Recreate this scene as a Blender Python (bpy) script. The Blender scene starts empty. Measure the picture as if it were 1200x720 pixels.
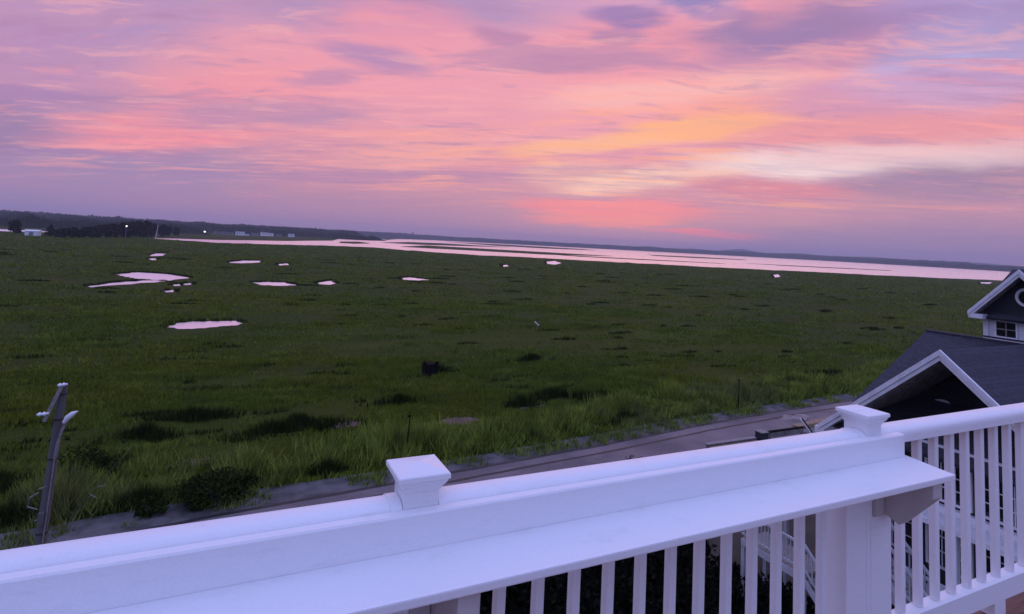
import bpy, bmesh, math, random
import numpy as np
from mathutils import Vector, Matrix
random.seed(7); rng = np.random.default_rng(7)
S = bpy.context.scene
COL = S.collection
R_ = math.radians

# ------------------------------------------------------------------ camera
GZ = -13.0                                   # ground level; the lens stands at z = 0 on a roof deck 13 m up
cam = bpy.data.cameras.new('camera'); camo = bpy.data.objects.new('camera', cam); COL.objects.link(camo)
rt = Vector((0.8986427, -0.4355744, 0.0521167)); up = Vector((-0.0842653, -0.0548050, 0.9949351)); fw = Vector((0.4305120, 0.8984828, 0.0859539))
camo.matrix_world = Matrix(((rt.x, up.x, -fw.x, 0), (rt.y, up.y, -fw.y, 0), (rt.z, up.z, -fw.z, 0), (0, 0, 0, 1)))
cam.sensor_width = 36.0; cam.lens = 36.0*666.54/1200.0; cam.shift_y = -(360.0-226.85)/1200.0
cam.clip_start = 0.05; cam.clip_end = 40000
S.camera = camo

# ------------------------------------------------------------------ render settings
S.view_settings.view_transform = 'Standard'; S.view_settings.look = 'None'
S.view_settings.exposure = 0.0; S.view_settings.gamma = 1.0; S.view_settings.use_curve_mapping = False
S.cycles.use_denoising = True
try: S.cycles.denoiser = 'OPENIMAGEDENOISE'
except Exception: pass
S.cycles.max_bounces = 6; S.cycles.diffuse_bounces = 3; S.cycles.volume_bounces = 0
S.cycles.sample_clamp_indirect = 6.0

def lin(c, a=1.0):
    f = lambda v: v/12.92 if v <= .04045 else ((v+.055)/1.055)**2.4
    return tuple(f(v/255.0) for v in c[:3]) + (a,)

class NT:
    """small wrapper for node trees"""
    def __init__(s, tree): s.t = tree
    def n(s, typ, ins=None, **kw):
        nd = s.t.nodes.new(typ)
        for k, v in kw.items(): setattr(nd, k, v)
        for k, v in (ins or {}).items():
            if hasattr(v, 'is_linked') or hasattr(v, 'links'): s.t.links.new(v, nd.inputs[k])
            else: nd.inputs[k].default_value = v
        return nd
    def m(s, op, a, b=0.0, c=0.0, clamp=False):
        return s.n('ShaderNodeMath', {0: a, 1: b, 2: c}, operation=op, use_clamp=clamp).outputs[0]
    def mix(s, f, a, b, mode='MIX'):
        nd = s.n('ShaderNodeMix', data_type='RGBA', blend_type=mode)
        for k, v in ((0, f), (6, a), (7, b)):
            if hasattr(v, 'links'): s.t.links.new(v, nd.inputs[k])
            else: nd.inputs[k].default_value = v
        return nd.outputs[2]
    def ramp(s, f, stops, interp='LINEAR'):
        nd = s.n('ShaderNodeValToRGB', {0: f}); cr = nd.color_ramp; cr.interpolation = interp
        while len(cr.elements) < len(stops): cr.elements.new(0.5)
        for el, (p, c) in zip(cr.elements, stops): el.position = p; el.color = c
        return nd.outputs[0]
    def smooth(s, f, a, b):
        return s.n('ShaderNodeMapRange', {0: f, 1: a, 2: b, 3: 0.0, 4: 1.0}, interpolation_type='SMOOTHSTEP').outputs[0]
    def noise(s, vec, scale, detail=4.0, rough=.55, dist=0.0, out=0):
        return s.n('ShaderNodeTexNoise', {'Vector': vec, 'Scale': scale, 'Detail': detail, 'Roughness': rough, 'Distortion': dist}).outputs[out]
    def vscale(s, vec, sx, sy, sz, rot=0.0):
        return s.n('ShaderNodeMapping', {'Vector': vec, 'Rotation': (0, 0, rot), 'Scale': (sx, sy, sz)}).outputs[0]

# ------------------------------------------------------------------ sky: afterglow clouds by direction (degrees of azimuth and elevation)
SUN_AZ, SUN_EL = 36.0, 1.5
STREAK = 30.0
W = bpy.data.worlds.new('World'); S.world = W; W.use_nodes = True
t = NT(W.node_tree); t.t.nodes.clear()
BLOBS = [
 (-10.71, 2.68, 0.08, 12.08, 4.95, (166, 138, 176), 0.95),
 (-12.78, 17.08, 0.337, 11.81, 3.83, (164, 142, 192), 0.85),
 (-16.44, 10.96, 0.358, 6.25, 3.04, (186, 142, 184), 0.7),
 (12.22, 21.8, 0.09, 15.97, 2.08, (164, 140, 186), 0.8),
 (-17.48, 6.46, 0.125, 3.76, 1.28, (150, 124, 164), 0.8),
 (13.61, 20.23, 0.015, 7.61, 1.92, (236, 150, 172), 0.7),
 (-5.38, 8.02, 0.177, 8.56, 1.2, (246, 148, 160), 1.0),
 (0.9, 12.18, 0.287, 9.13, 1.92, (240, 152, 166), 0.85),
 (14.59, 16.78, 0.12, 12.13, 2.72, (240, 156, 172), 0.8),
 (29.78, 14.67, 0.064, 20.05, 3.99, (238, 160, 176), 0.7),
 (36.67, 19.31, 0.026, 10.08, 2.08, (240, 152, 165), 0.8),
 (2.07, 10.49, 0.195, 8.78, 1.04, (184, 140, 176), 0.8),
 (15.99, 7.36, 0.111, 11.23, 1.76, (220, 150, 166), 0.6),
 (11.21, 17.32, -0.028, 4.99, 0.8, (172, 134, 182), 0.85),
 (6.69, 14.88, 0.255, 3.0, 0.64, (178, 136, 178), 0.6),
 (36.21, 22.34, -0.134, 3.69, 0.8, (148, 122, 178), 0.9),
 (23.53, 20.17, -0.01, 2.3, 0.56, (175, 128, 170), 0.7),
 (43.03, 23.22, -0.106, 3.66, 0.72, (134, 126, 186), 0.9),
 (51.65, 20.58, 0.031, 7.59, 1.6, (158, 126, 170), 0.9),
 (35.66, 20.53, -0.037, 3.0, 0.48, (165, 128, 172), 0.7),
 (31.82, 18.06, 0.046, 6.92, 0.64, (190, 130, 165), 0.6),
 (51.11, 22.4, 0.247, 2.98, 1.28, (248, 160, 170), 0.8),
 (64.74, 19.91, -0.022, 6.13, 3.2, (164, 150, 206), 0.9),
 (64.06, 15.99, 0.044, 6.73, 2.72, (194, 186, 232), 0.9),
 (41.32, 15.1, 0.059, 12.74, 1.12, (252, 190, 180), 0.7),
 (43.81, 11.71, 0.085, 8.21, 0.96, (254, 180, 132), 0.95),
 (50.22, 13.69, 0.008, 6.47, 0.96, (240, 160, 150), 0.6),
 (33.0, 9.93, 0.106, 7.66, 0.64, (253, 186, 142), 0.8),
 (31.46, 7.21, 0.053, 5.97, 0.8, (250, 196, 172), 0.6),
 (15.25, 8.41, 0.178, 6.73, 1.12, (246, 172, 166), 0.6),
 (19.39, 10.66, 0.107, 9.39, 0.8, (246, 164, 160), 0.6),
 (57.23, 8.73, 0.008, 13.36, 1.04, (244, 220, 222), 0.9),
 (38.41, 6.86, 0.132, 8.61, 0.72, (252, 212, 190), 0.75),
 (58.08, 10.49, -0.061, 11.21, 1.6, (236, 152, 158), 0.85),
 (59.82, 13.94, -0.025, 10.0, 1.44, (206, 150, 186), 0.7),
 (63.62, 6.48, 0.042, 8.22, 1.6, (164, 134, 162), 0.95),
 (49.83, 6.25, -0.075, 7.52, 0.72, (222, 134, 150), 0.75),
 (35.58, 4.04, 0.007, 9.93, 0.72, (246, 134, 146), 0.85),
 (34.94, 2.85, 0.045, 7.49, 0.4, (250, 142, 140), 0.85),
 (45.29, 2.04, -0.039, 5.4, 0.26, (246, 128, 148), 0.9),
 (59.49, 4.16, 0.026, 11.0, 1.28, (216, 152, 166), 0.7),
 (58.64, 1.37, 0.061, 13.09, 1.92, (156, 132, 170), 0.9),
 (5.61, 1.22, 0.031, 16.73, 1.76, (182, 138, 170), 0.7),
]

tc = t.n('ShaderNodeTexCoord').outputs['Generated']
sp = t.n('ShaderNodeSeparateXYZ', {0: tc})
az = t.m('MULTIPLY', t.m('ARCTAN2', sp.outputs[0], sp.outputs[1]), 57.2958)
el = t.m('MULTIPLY', t.m('ARCSINE', sp.outputs[2]), 57.2958)
q0 = t.n('ShaderNodeCombineXYZ', {0: az, 1: el, 2: 0.0}).outputs[0]
def warp(vec, sx, sy, ax, ay, seed, detail):
    nz = t.noise(t.n('ShaderNodeMapping', {'Vector': q0, 'Location': (seed, seed*.7, seed), 'Rotation': (0, 0, R_(-7)), 'Scale': (sx, sy, 1)}).outputs[0], 1.0, detail, .6, 0.3, 1)
    d = t.n('ShaderNodeVectorMath', {0: nz, 1: (.5, .5, .5)}, operation='SUBTRACT').outputs[0]
    d = t.n('ShaderNodeVectorMath', {0: d, 1: (ax, ay, 0)}, operation='MULTIPLY').outputs[0]
    return t.n('ShaderNodeVectorMath', {0: vec, 1: d}, operation='ADD').outputs[0]
q = warp(q0, .06, .25, 6.0, 2.6, 3.1, 3.0)
q = warp(q, .16, .9, 4.5, .9, 11.7, 6.0)
eln = t.m('DIVIDE', el, 90.0, clamp=True)
front = t.ramp(eln, [(0.0, lin((172, 138, 170))), (.035, lin((190, 140, 165))), (.09, lin((222, 150, 168))), (.17, lin((236, 158, 172))), (.25, lin((214, 155, 186))), (.36, (.43, .40, .77, 1)), (.6, (.56, .63, 1.30, 1)), (1.0, (.66, .75, 1.52, 1))])
back = t.ramp(eln, [(0.0, (.36, .36, .70, 1)), (.15, (.41, .45, .92, 1)), (.5, (.50, .60, 1.26, 1)), (1.0, (.66, .75, 1.52, 1))])
wide = t.smooth(t.m('ABSOLUTE', t.m('SUBTRACT', az, 27.0)), 48.0, 110.0)
col = t.mix(wide, front, back)
# streak fields on the cloud sheet itself (a flat layer overhead, so they crowd towards the horizon)
zz = t.m('ADD', t.m('MAXIMUM', sp.outputs[2], 0.0), .045)
pl = t.n('ShaderNodeCombineXYZ', {0: t.m('DIVIDE', sp.outputs[0], zz), 1: t.m('DIVIDE', sp.outputs[1], zz), 2: 0.0}).outputs[0]
wv = t.n('ShaderNodeVectorMath', {0: t.noise(pl, .55, 4.0, .6, 0.0, 1), 1: (.5, .5, .5)}, operation='SUBTRACT').outputs[0]
pl = t.n('ShaderNodeVectorMath', {0: pl, 1: t.n('ShaderNodeVectorMath', {0: wv, 1: (.55, .55, 0)}, operation='MULTIPLY').outputs[0]}, operation='ADD').outputs[0]
ROT = R_(STREAK)
def sheetnoise(along, across, seed, detail, rough, dist, rot=0.0):
    mp = t.n('ShaderNodeMapping', {'Vector': pl, 'Rotation': (0, 0, ROT+rot), 'Scale': (1, 1, 1)}).outputs[0]
    mp = t.n('ShaderNodeMapping', {'Vector': mp, 'Location': (seed, seed*1.7, seed), 'Scale': (along, across, 1)}).outputs[0]
    return t.noise(mp, 1.0, detail, rough, dist)
c1 = sheetnoise(.22, .85, 2.7, 6.0, .60, .3)
c2 = sheetnoise(.62, 2.2, 9.2, 7.0, .62, .3, R_(6))
c3_ = sheetnoise(2.2, 6.5, 4.4, 7.0, .62, .5, R_(-5))
hi = t.m('MULTIPLY', t.smooth(el, 1.0, 6.5), t.m('SUBTRACT', 1.0, t.smooth(el, 26.0, 50.0)))
hi = t.m('MULTIPLY', hi, t.m('SUBTRACT', 1.0, wide))
for a, e, ang, L, h, c, s in BLOBS:
    mp = t.n('ShaderNodeMapping', {'Vector': q, 'Location': (a, e, 0), 'Rotation': (0, 0, ang), 'Scale': (L*1.45, h*2.0, 1)}, vector_type='TEXTURE').outputs[0]
    g = t.n('ShaderNodeTexGradient', {0: mp}, gradient_type='SPHERICAL').outputs[1]
    k = t.m('MULTIPLY', t.smooth(g, 0.02, .62), s)
    k = t.m('MULTIPLY', k, t.m('MULTIPLY_ADD', c2, 1.5, t.m('MULTIPLY_ADD', c1, .8, -.22)), clamp=True)
    col = t.mix(k, col, lin(c))
# lit shreds (warmer towards the glow) and mauve shade between them
near = t.m('SUBTRACT', 1.0, t.smooth(t.m('ABSOLUTE', t.m('SUBTRACT', az, 38.0)), 8.0, 34.0))
litc = t.mix(t.m('MULTIPLY', near, t.m('SUBTRACT', 1.0, t.smooth(el, 10.0, 17.0))), lin((255, 164, 164)), lin((255, 174, 132)))
col = t.mix(t.m('MULTIPLY', t.m('MULTIPLY', t.smooth(c1, .54, .66), hi), .58), col, lin((160, 126, 174)))
col = t.mix(t.m('MULTIPLY', t.m('MULTIPLY', t.smooth(c2, .53, .66), hi), .66), col, litc)
col = t.mix(t.m('MULTIPLY', t.m('MULTIPLY', t.smooth(c2, .46, .34), hi), .50), col, lin((166, 130, 174)))
col = t.mix(t.m('MULTIPLY', t.m('MULTIPLY', t.smooth(c3_, .53, .66), hi), .36), col, lin((255, 180, 176)))
col = t.mix(t.m('MULTIPLY', t.m('MULTIPLY', t.smooth(c3_, .46, .33), hi), .38), col, lin((178, 132, 174)))
# the bright gap, the orange streak and the grey bank at the right lie in front of the shreds
for a, e, ang, L, h, c, s in [b_ for b_ in BLOBS if b_[5] in ((244, 220, 222), (254, 180, 132), (164, 134, 162), (160, 126, 170), (158, 126, 170), (246, 134, 146))]:
    mp = t.n('ShaderNodeMapping', {'Vector': q, 'Location': (a, e, 0), 'Rotation': (0, 0, ang), 'Scale': (L*1.3, h*1.35, 1)}, vector_type='TEXTURE').outputs[0]
    g = t.n('ShaderNodeTexGradient', {0: mp}, gradient_type='SPHERICAL').outputs[1]
    k = t.m('MULTIPLY', t.m('MULTIPLY', t.smooth(g, .05, .6), .62), t.m('MULTIPLY_ADD', c2, 1.6, -.05), clamp=True)
    col = t.mix(k, col, lin(c))
sky = t.n('ShaderNodeTexSky', sky_type='NISHITA', sun_disc=False, sun_elevation=R_(SUN_EL), sun_rotation=R_(SUN_AZ), altitude=10.0, air_density=1.0, dust_density=1.5)
b1 = t.n('ShaderNodeBackground', {0: sky.outputs[0], 1: 0.008})
b2 = t.n('ShaderNodeBackground', {0: col, 1: 1.03})
ad = t.n('ShaderNodeAddShader', {0: b1.outputs[0], 1: b2.outputs[0]})
t.n('ShaderNodeOutputWorld', {0: ad.outputs[0]})
W.cycles.sampling_method = 'MANUAL'; W.cycles.sample_map_resolution = 512

# ------------------------------------------------------------------ sun: the last glow behind the cloud bank
sl = bpy.data.lights.new('sun', 'SUN'); sl.energy = 0.22; sl.angle = R_(70); sl.color = (1.0, .62, .5)
so = bpy.data.objects.new('sun', sl); COL.objects.link(so)
so.rotation_euler = Vector((-math.sin(R_(SUN_AZ))*math.cos(R_(SUN_EL)), -math.cos(R_(SUN_AZ))*math.cos(R_(SUN_EL)), -math.sin(R_(SUN_EL)))).to_track_quat('-Z', 'Y').to_euler()

# ------------------------------------------------------------------ helpers
def tag(o, label=None, cat=None, group=None, kind=None):
    if label: o['label'] = label
    if cat: o['category'] = cat
    if group: o['group'] = group
    if kind: o['kind'] = kind
    return o
def empty(name, loc=(0, 0, 0), label=None, cat=None, group=None):
    o = bpy.data.objects.new(name, None); COL.objects.link(o); o.location = loc; o.empty_display_size = .2
    return tag(o, label, cat, group)
class MB:
    """collects faces; build() links them as ONE mesh object"""
    def __init__(s): s.v = []; s.f = []
    def add(s, vs, fs):
        b = len(s.v); s.v += [tuple(v) for v in vs]; s.f += [tuple(b+i for i in f) for f in fs]; return s
    def box(s, x0, x1, y0, y1, z0, z1):
        return s.add([(x0,y0,z0),(x1,y0,z0),(x1,y1,z0),(x0,y1,z0),(x0,y0,z1),(x1,y0,z1),(x1,y1,z1),(x0,y1,z1)],
                     [(0,3,2,1),(4,5,6,7),(0,1,5,4),(1,2,6,5),(2,3,7,6),(3,0,4,7)])
    def bar(s, p, q, w, h, upv=(0, 0, 1)):
        p = Vector(p); q = Vector(q); d = (q-p).normalized(); u = Vector(upv); r = d.cross(u)
        if r.length < 1e-4: r = d.cross(Vector((1, 0, 0)))
        r.normalize(); u = r.cross(d).normalized(); r = r*w/2; u = u*h/2
        vs = [p-r-u, p+r-u, p+r+u, p-r+u, q-r-u, q+r-u, q+r+u, q-r+u]
        return s.add(vs, [(0,1,2,3),(7,6,5,4),(4,5,1,0),(5,6,2,1),(6,7,3,2),(7,4,0,3)])
    def prism(s, poly, axis, a, b):
        """polygon extruded along an axis: 'x' takes (y,z), 'y' takes (x,z), 'z' takes (x,y)"""
        mk = {'x': lambda p, t: (t, p[0], p[1]), 'y': lambda p, t: (p[0], t, p[1]), 'z': lambda p, t: (p[0], p[1], t)}[axis]
        n = len(poly)
        return s.add([mk(p, a) for p in poly]+[mk(p, b) for p in poly],
                     [tuple(range(n))[::-1], tuple(range(n, 2*n))] + [(i, (i+1) % n, n+(i+1) % n, n+i) for i in range(n)])
    def tube(s, pts, rad, n=10):
        pts = [Vector(p) for p in pts]; k = len(pts)
        rads = rad if isinstance(rad, (list, tuple)) else [rad]*k
        vs = []; fs = []
        for i, p in enumerate(pts):
            d = (pts[min(i+1, k-1)]-pts[max(i-1, 0)]).normalized()
            a = d.cross(Vector((0, 0, 1)))
            if a.length < 1e-3: a = d.cross(Vector((1, 0, 0)))
            a.normalize(); b = d.cross(a)
            vs += [p+(a*math.cos(2*math.pi*j/n)+b*math.sin(2*math.pi*j/n))*rads[i] for j in range(n)]
        for i in range(k-1):
            for j in range(n): fs.append((i*n+j, i*n+(j+1) % n, (i+1)*n+(j+1) % n, (i+1)*n+j))
        fs += [tuple(range(n))[::-1], tuple(range((k-1)*n, k*n))]
        return s.add(vs, fs)
    def lathe(s, c, prof, n=16):
        vs = []; fs = []
        for r, z in prof: vs += [(c[0]+r*math.cos(2*math.pi*j/n), c[1]+r*math.sin(2*math.pi*j/n), c[2]+z) for j in range(n)]
        for i in range(len(prof)-1):
            for j in range(n): fs.append((i*n+j, i*n+(j+1) % n, (i+1)*n+(j+1) % n, (i+1)*n+j))
        fs += [tuple(range(n))[::-1], tuple(range((len(prof)-1)*n, len(prof)*n))]
        return s.add(vs, fs)
    def build(s, name, mat, parent=None, bevel=0.0, smooth=False, seg=2):
        me = bpy.data.meshes.new(name); me.from_pydata(s.v, [], s.f); me.update()
        bm = bmesh.new(); bm.from_mesh(me); bmesh.ops.recalc_face_normals(bm, faces=bm.faces[:])
        if bevel: bmesh.ops.bevel(bm, geom=[e for e in bm.edges if e.calc_face_angle(0) > .5], offset=bevel, segments=seg, affect='EDGES', profile=.6, clamp_overlap=True)
        bm.to_mesh(me); bm.free()
        if smooth:
            me.polygons.foreach_set('use_smooth', [True]*len(me.polygons))
            try: me.set_sharp_from_angle(angle=R_(38))
            except Exception: pass
        me.materials.append(mat)
        o = bpy.data.objects.new(name, me); COL.objects.link(o)
        if parent:
            o.parent = parent
            o.matrix_parent_inverse = Matrix.Translation(-parent.location)
        return o
def npmesh(name, V, F, mat, parent=None, corners=3):
    """V (n,3) and F (m,corners) arrays to a mesh object"""
    me = bpy.data.meshes.new(name); V = np.asarray(V, np.float32); F = np.asarray(F, np.int32)
    me.vertices.add(len(V)); me.vertices.foreach_set('co', V.ravel())
    me.loops.add(F.size); me.loops.foreach_set('vertex_index', F.ravel())
    me.polygons.add(len(F)); me.polygons.foreach_set('loop_start', np.arange(0, F.size, corners, dtype=np.int32))
    try: me.polygons.foreach_set('loop_total', np.full(len(F), corners, np.int32))
    except Exception: pass
    me.update(calc_edges=True); me.validate()
    me.materials.append(mat)
    o = bpy.data.objects.new(name, me); COL.objects.link(o)
    if parent: o.parent = parent; o.matrix_parent_inverse = Matrix.Translation(-parent.location)
    return o
def sheet(name, poly, z, mat):
    bm = bmesh.new(); f = bm.faces.new([bm.verts.new((x, y, z)) for x, y in poly]); bm.normal_update()
    if f.normal.z < 0: bmesh.ops.reverse_faces(bm, faces=[f])
    bmesh.ops.triangulate(bm, faces=bm.faces[:])
    me = bpy.data.meshes.new(name); bm.to_mesh(me); bm.free(); me.materials.append(mat)
    o = bpy.data.objects.new(name, me); COL.objects.link(o); return o
_lat = rng.random((512, 512))
def vnoise(x, y, s, seed=0):
    x = np.asarray(x, float)/s + seed*17.3; y = np.asarray(y, float)/s + seed*9.1
    i = np.floor(x).astype(int); j = np.floor(y).astype(int); u = x-i; v = y-j; u = u*u*(3-2*u); v = v*v*(3-2*v)
    L = lambda a, b: _lat[a % 512, b % 512]
    return (L(i, j)*(1-u)+L(i+1, j)*u)*(1-v)+(L(i, j+1)*(1-u)+L(i+1, j+1)*u)*v
def fbm(x, y, s, seed=0, o=4):
    r = 0; a = .5; tot = 0
    for k in range(o): r = r+a*vnoise(x, y, s/2**k, seed+k*3); tot += a; a *= .55
    return r/tot

# ------------------------------------------------------------------ materials
def mat(name):
    m = bpy.data.materials.new(name); m.use_nodes = True; m.node_tree.nodes.clear(); return m, NT(m.node_tree)
def finish(t, col, rough=.8, bump=None, bs=.3, bd=.02, **kw):
    ins = {'Base Color': col, 'Roughness': rough}; ins.update(kw)
    if bump is not None: ins['Normal'] = t.n('ShaderNodeBump', {'Height': bump, 'Strength': bs, 'Distance': bd}).outputs[0]
    p = t.n('ShaderNodeBsdfPrincipled', ins); t.n('ShaderNodeOutputMaterial', {0: p.outputs[0]}); return p
def pos(t): return t.n('ShaderNodeNewGeometry').outputs['Position']
def mottled(name, c1, c2, scale, rough=.8, bs=.3, bd=.02, detail=5, stretch=(1, 1, 1), **kw):
    m, t = mat(name); p = t.vscale(pos(t), *stretch)
    n = t.noise(p, scale, detail, .6); f = t.noise(p, scale*9, 3, .6)
    finish(t, t.mix(t.smooth(n, .3, .7), c1, c2), rough, f, bs, bd, **kw); return m
def c3(r, g, b): return (r, g, b, 1)
M = {}
m, t = mat('white_vinyl'); p = pos(t); n1 = t.noise(p, 2.3, 5, .6); n2 = t.noise(p, 90, 3, .6); n3 = t.noise(t.vscale(p, 1, 1, 6), 9, 5, .7)
n4 = t.noise(p, 260, 2, .7); n5 = t.noise(t.vscale(p, 1, 3, 3), 1.1, 5, .7)
cw = t.mix(t.m('MULTIPLY', t.smooth(n3, .54, .78), .30), t.mix(n4, c3(.72, .72, .73), c3(.86, .86, .87)), c3(.55, .54, .52))
cw = t.mix(t.m('MULTIPLY', t.smooth(n5, .55, .75), .16), cw, c3(.60, .585, .56))
finish(t, cw, t.m('MULTIPLY_ADD', n1, .2, .26), n2, .06, .002); M['white'] = m
M['trim'] = mottled('white_trim', c3(.6, .6, .62), c3(.72, .72, .74), 3, .5)
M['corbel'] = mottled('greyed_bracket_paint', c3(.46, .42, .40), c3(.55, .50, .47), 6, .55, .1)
m, t = mat('roof_shingles'); p = pos(t)
br = t.n('ShaderNodeTexBrick', {'Vector': t.n('ShaderNodeCombineXYZ', {0: t.n('ShaderNodeSeparateXYZ', {0: p}).outputs[1], 1: t.n('ShaderNodeSeparateXYZ', {0: p}).outputs[2], 2: 0.0}).outputs[0], 'Scale': 1.0, 'Mortar Size': .012, 'Brick Width': .33, 'Row Height': .085, 'Color1': c3(.012, .012, .020), 'Color2': c3(.058, .054, .076), 'Mortar': c3(.008, .008, .010)})
n = t.noise(p, 22, 4, .7); n2 = t.noise(p, 1.4, 4, .6)
n6 = t.noise(p, 7, 5, .75)
cc = t.mix(.62, br.outputs[0], t.mix(t.smooth(t.m('MULTIPLY_ADD', n, .5, t.m('MULTIPLY', n6, .5)), .36, .64), c3(.006, .006, .012), c3(.060, .058, .086)))
finish(t, t.mix(t.m('MULTIPLY', n2, .5), cc, c3(.03, .027, .034)), .85, n, .5, .02); M['shingle'] = m
m, t = mat('navy_siding'); p = pos(t); z = t.n('ShaderNodeSeparateXYZ', {0: p}).outputs[2]
lap = t.m('FRACT', t.m('DIVIDE', z, .14)); n = t.noise(p, 6, 4, .6)
finish(t, t.mix(n, c3(.010, .011, .018), c3(.022, .023, .034)), .7, lap, .6, .015); M['navy'] = m
m, t = mat('white_siding'); p = pos(t); z = t.n('ShaderNodeSeparateXYZ', {0: p}).outputs[2]
finish(t, t.mix(t.noise(p, 5, 4), c3(.55, .55, .58), c3(.68, .68, .70)), .6, t.m('FRACT', t.m('DIVIDE', z, .12)), .5, .012); M['wsiding'] = m
M['dark_glass'] = mottled('dark_window_glass', c3(.008, .009, .012), c3(.014, .015, .02), 2, .06, 0.0)
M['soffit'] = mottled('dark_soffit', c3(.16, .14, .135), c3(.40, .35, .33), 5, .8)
M['deckwood'] = mottled('red_brown_decking', c3(.16, .075, .055), c3(.26, .13, .10), 4, .6, .3, .01, 5, (1, 14, 1))
m, t = mat('weathered_pole_wood'); p = pos(t); n = t.noise(t.vscale(p, 9, 9, .5), 1.6, 6, .7, 1.5); n2 = t.noise(t.vscale(p, 30, 30, 1.2), 2, 4, .6)
finish(t, t.mix(n, c3(.040, .038, .040), c3(.16, .15, .152)), .85, n2, .8, .02); M['polewood'] = m
M['greywood'] = mottled('silvered_wood', c3(.16, .14, .13), c3(.30, .27, .25), 12, .8, .5)
M['tan'] = mottled('tan_timber', c3(.20, .13, .075), c3(.32, .22, .13), 5, .75, .3, .01)
M['concrete'] = mottled('grey_concrete', c3(.10, .095, .09), c3(.20, .19, .18), 3, .85, .4)
M['porcelain'] = mottled('white_porcelain', c3(.75, .75, .76), c3(.82, .82, .83), 5, .2, .02)
M['dark'] = mottled('black_boards', c3(.004, .004, .004), c3(.010, .009, .008), 5, .9, **{'Specular IOR Level': .05})
M['bark'] = mottled('dark_bark', c3(.03, .025, .02), c3(.06, .05, .04), 4, .9)
M['stairpaint'] = mottled('stair_paint', c3(.36, .36, .38), c3(.46, .46, .48), 3, .6)  # duller white than the house trim
M['farwall'] = mottled('pale_far_siding', c3(.7, .7, .72), c3(.8, .8, .8), .3, .8)
M['greywall'] = mottled('grey_far_siding', c3(.16, .16, .17), c3(.24, .23, .24), .3, .8)
M['farroof'] = mottled('far_roofing', c3(.03, .03, .035), c3(.06, .055, .06), .4, .8)
M['steel'] = mottled('pale_steel', c3(.35, .35, .36), c3(.45, .45, .46), 1, .5)
def emis(name, c, s):
    m, t = mat(name); e = t.n('ShaderNodeEmission', {0: c, 1: s}); t.n('ShaderNodeOutputMaterial', {0: e.outputs[0]}); return m
M['lamp'] = emis('lit_lamp', c3(1, .93, .78), 6.0)
def leafmat(name, c1, c2, scale):
    m, t = mat(name); g = t.n('ShaderNodeNewGeometry'); n = t.noise(g.outputs['Position'], scale, 4, .6)
    k = t.m('MULTIPLY_ADD', g.outputs['Random Per Island'], .5, t.m('MULTIPLY', n, .6))
    finish(t, t.mix(t.smooth(k, .2, .9), c1, c2), .75, **{'Specular IOR Level': .04}); return m
M['evergreen'] = leafmat('evergreen_leaves', c3(.005, .008, .004), c3(.018, .025, .010), .8)
M['yard_shade'] = leafmat('yard_shade_leaves', c3(.002, .003, .002), c3(.007, .009, .005), .8)  # leaf colour kept near black to hold the yard's shadow
M['bush'] = leafmat('roadside_bush_leaves', c3(.012, .016, .007), c3(.035, .046, .016), 1.2)
M['reed'] = leafmat('road_reeds', c3(.060, .078, .012), c3(.185, .215, .045), .5)
m, t = mat('road_reeds'); g = t.n('ShaderNodeNewGeometry'); P_ = g.outputs['Position']
n1 = t.noise(t.vscale(P_, 1, 1, .4), .75, 5, .65); n2 = t.noise(P_, .12, 3, .5)
k = t.m('MULTIPLY_ADD', g.outputs['Random Per Island'], .35, t.m('MULTIPLY', n1, .75))
cc = t.mix(t.smooth(k, .30, .82), c3(.044, .066, .005), c3(.29, .355, .045)); cc = t.mix(t.m('MULTIPLY', t.smooth(n2, .5, .65), .4), cc, c3(.10, .095, .05))
finish(t, cc, .75, **{'Specular IOR Level': .2}); M['reed'] = m
M['growth_and_shade'] = leafmat('dark_growth_and_reed_shade', c3(.009, .015, .002), c3(.036, .052, .008), .9)  # near-black tone holds the shade of reed stands; dark bushes share it
M['dead'] = leafmat('dead_reeds', c3(.070, .050, .036), c3(.17, .12, .095), .9)
m, t = mat('marsh_grass'); g = t.n('ShaderNodeNewGeometry'); P_ = g.outputs['Position']
big = t.noise(P_, .045, 4, .55); mid = t.noise(t.vscale(P_, .6, 1.5, 1), .34, 6, .7)
cc = t.mix(t.smooth(big, .42, .58), c3(.104, .124, .002), c3(.074, .112, .006))
cc = t.mix(t.m('MULTIPLY', t.smooth(mid, .5, .70), .8), cc, c3(.19, .235, .026))
cc = t.mix(t.m('MULTIPLY', t.smooth(mid, .47, .30), .85), cc, c3(.022, .032, .004))
cc = t.mix(t.m('MULTIPLY', g.outputs['Random Per Island'], .35), cc, c3(.145, .175, .022))
finish(t, cc, .8, **{'Specular IOR Level': .15}); M['grass'] = m
m, t = mat('marsh_ground'); P_ = pos(t)
big = t.noise(P_, .02, 6, .6); mid = t.noise(t.vscale(P_, .35, 1.3, 1), .07, 7, .68); fine = t.noise(P_, .9, 5, .7); fx = t.noise(t.vscale(P_, .5, 1.6, 1), .012, 6, .7)
cc = t.mix(t.smooth(big, .36, .64), c3(.046, .060, .001), c3(.035, .056, .004))
cc = t.mix(t.m('MULTIPLY', t.smooth(mid, .52, .72), .75), cc, c3(.078, .102, .012))
cc = t.mix(t.m('MULTIPLY', t.smooth(mid, .46, .28), .8), cc, c3(.017, .023, .006))
cc = t.mix(t.m('MULTIPLY', t.smooth(fx, .55, .75), .5), cc, c3(.024, .034, .010))
cc = t.mix(t.m('MULTIPLY', fine, .55), cc, c3(.022, .028, .006))
finish(t, cc, .95, t.m('MULTIPLY_ADD', mid, 2.0, fine), 1.0, .5, **{'Specular IOR Level': 0.1}); M['marsh'] = m
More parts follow.
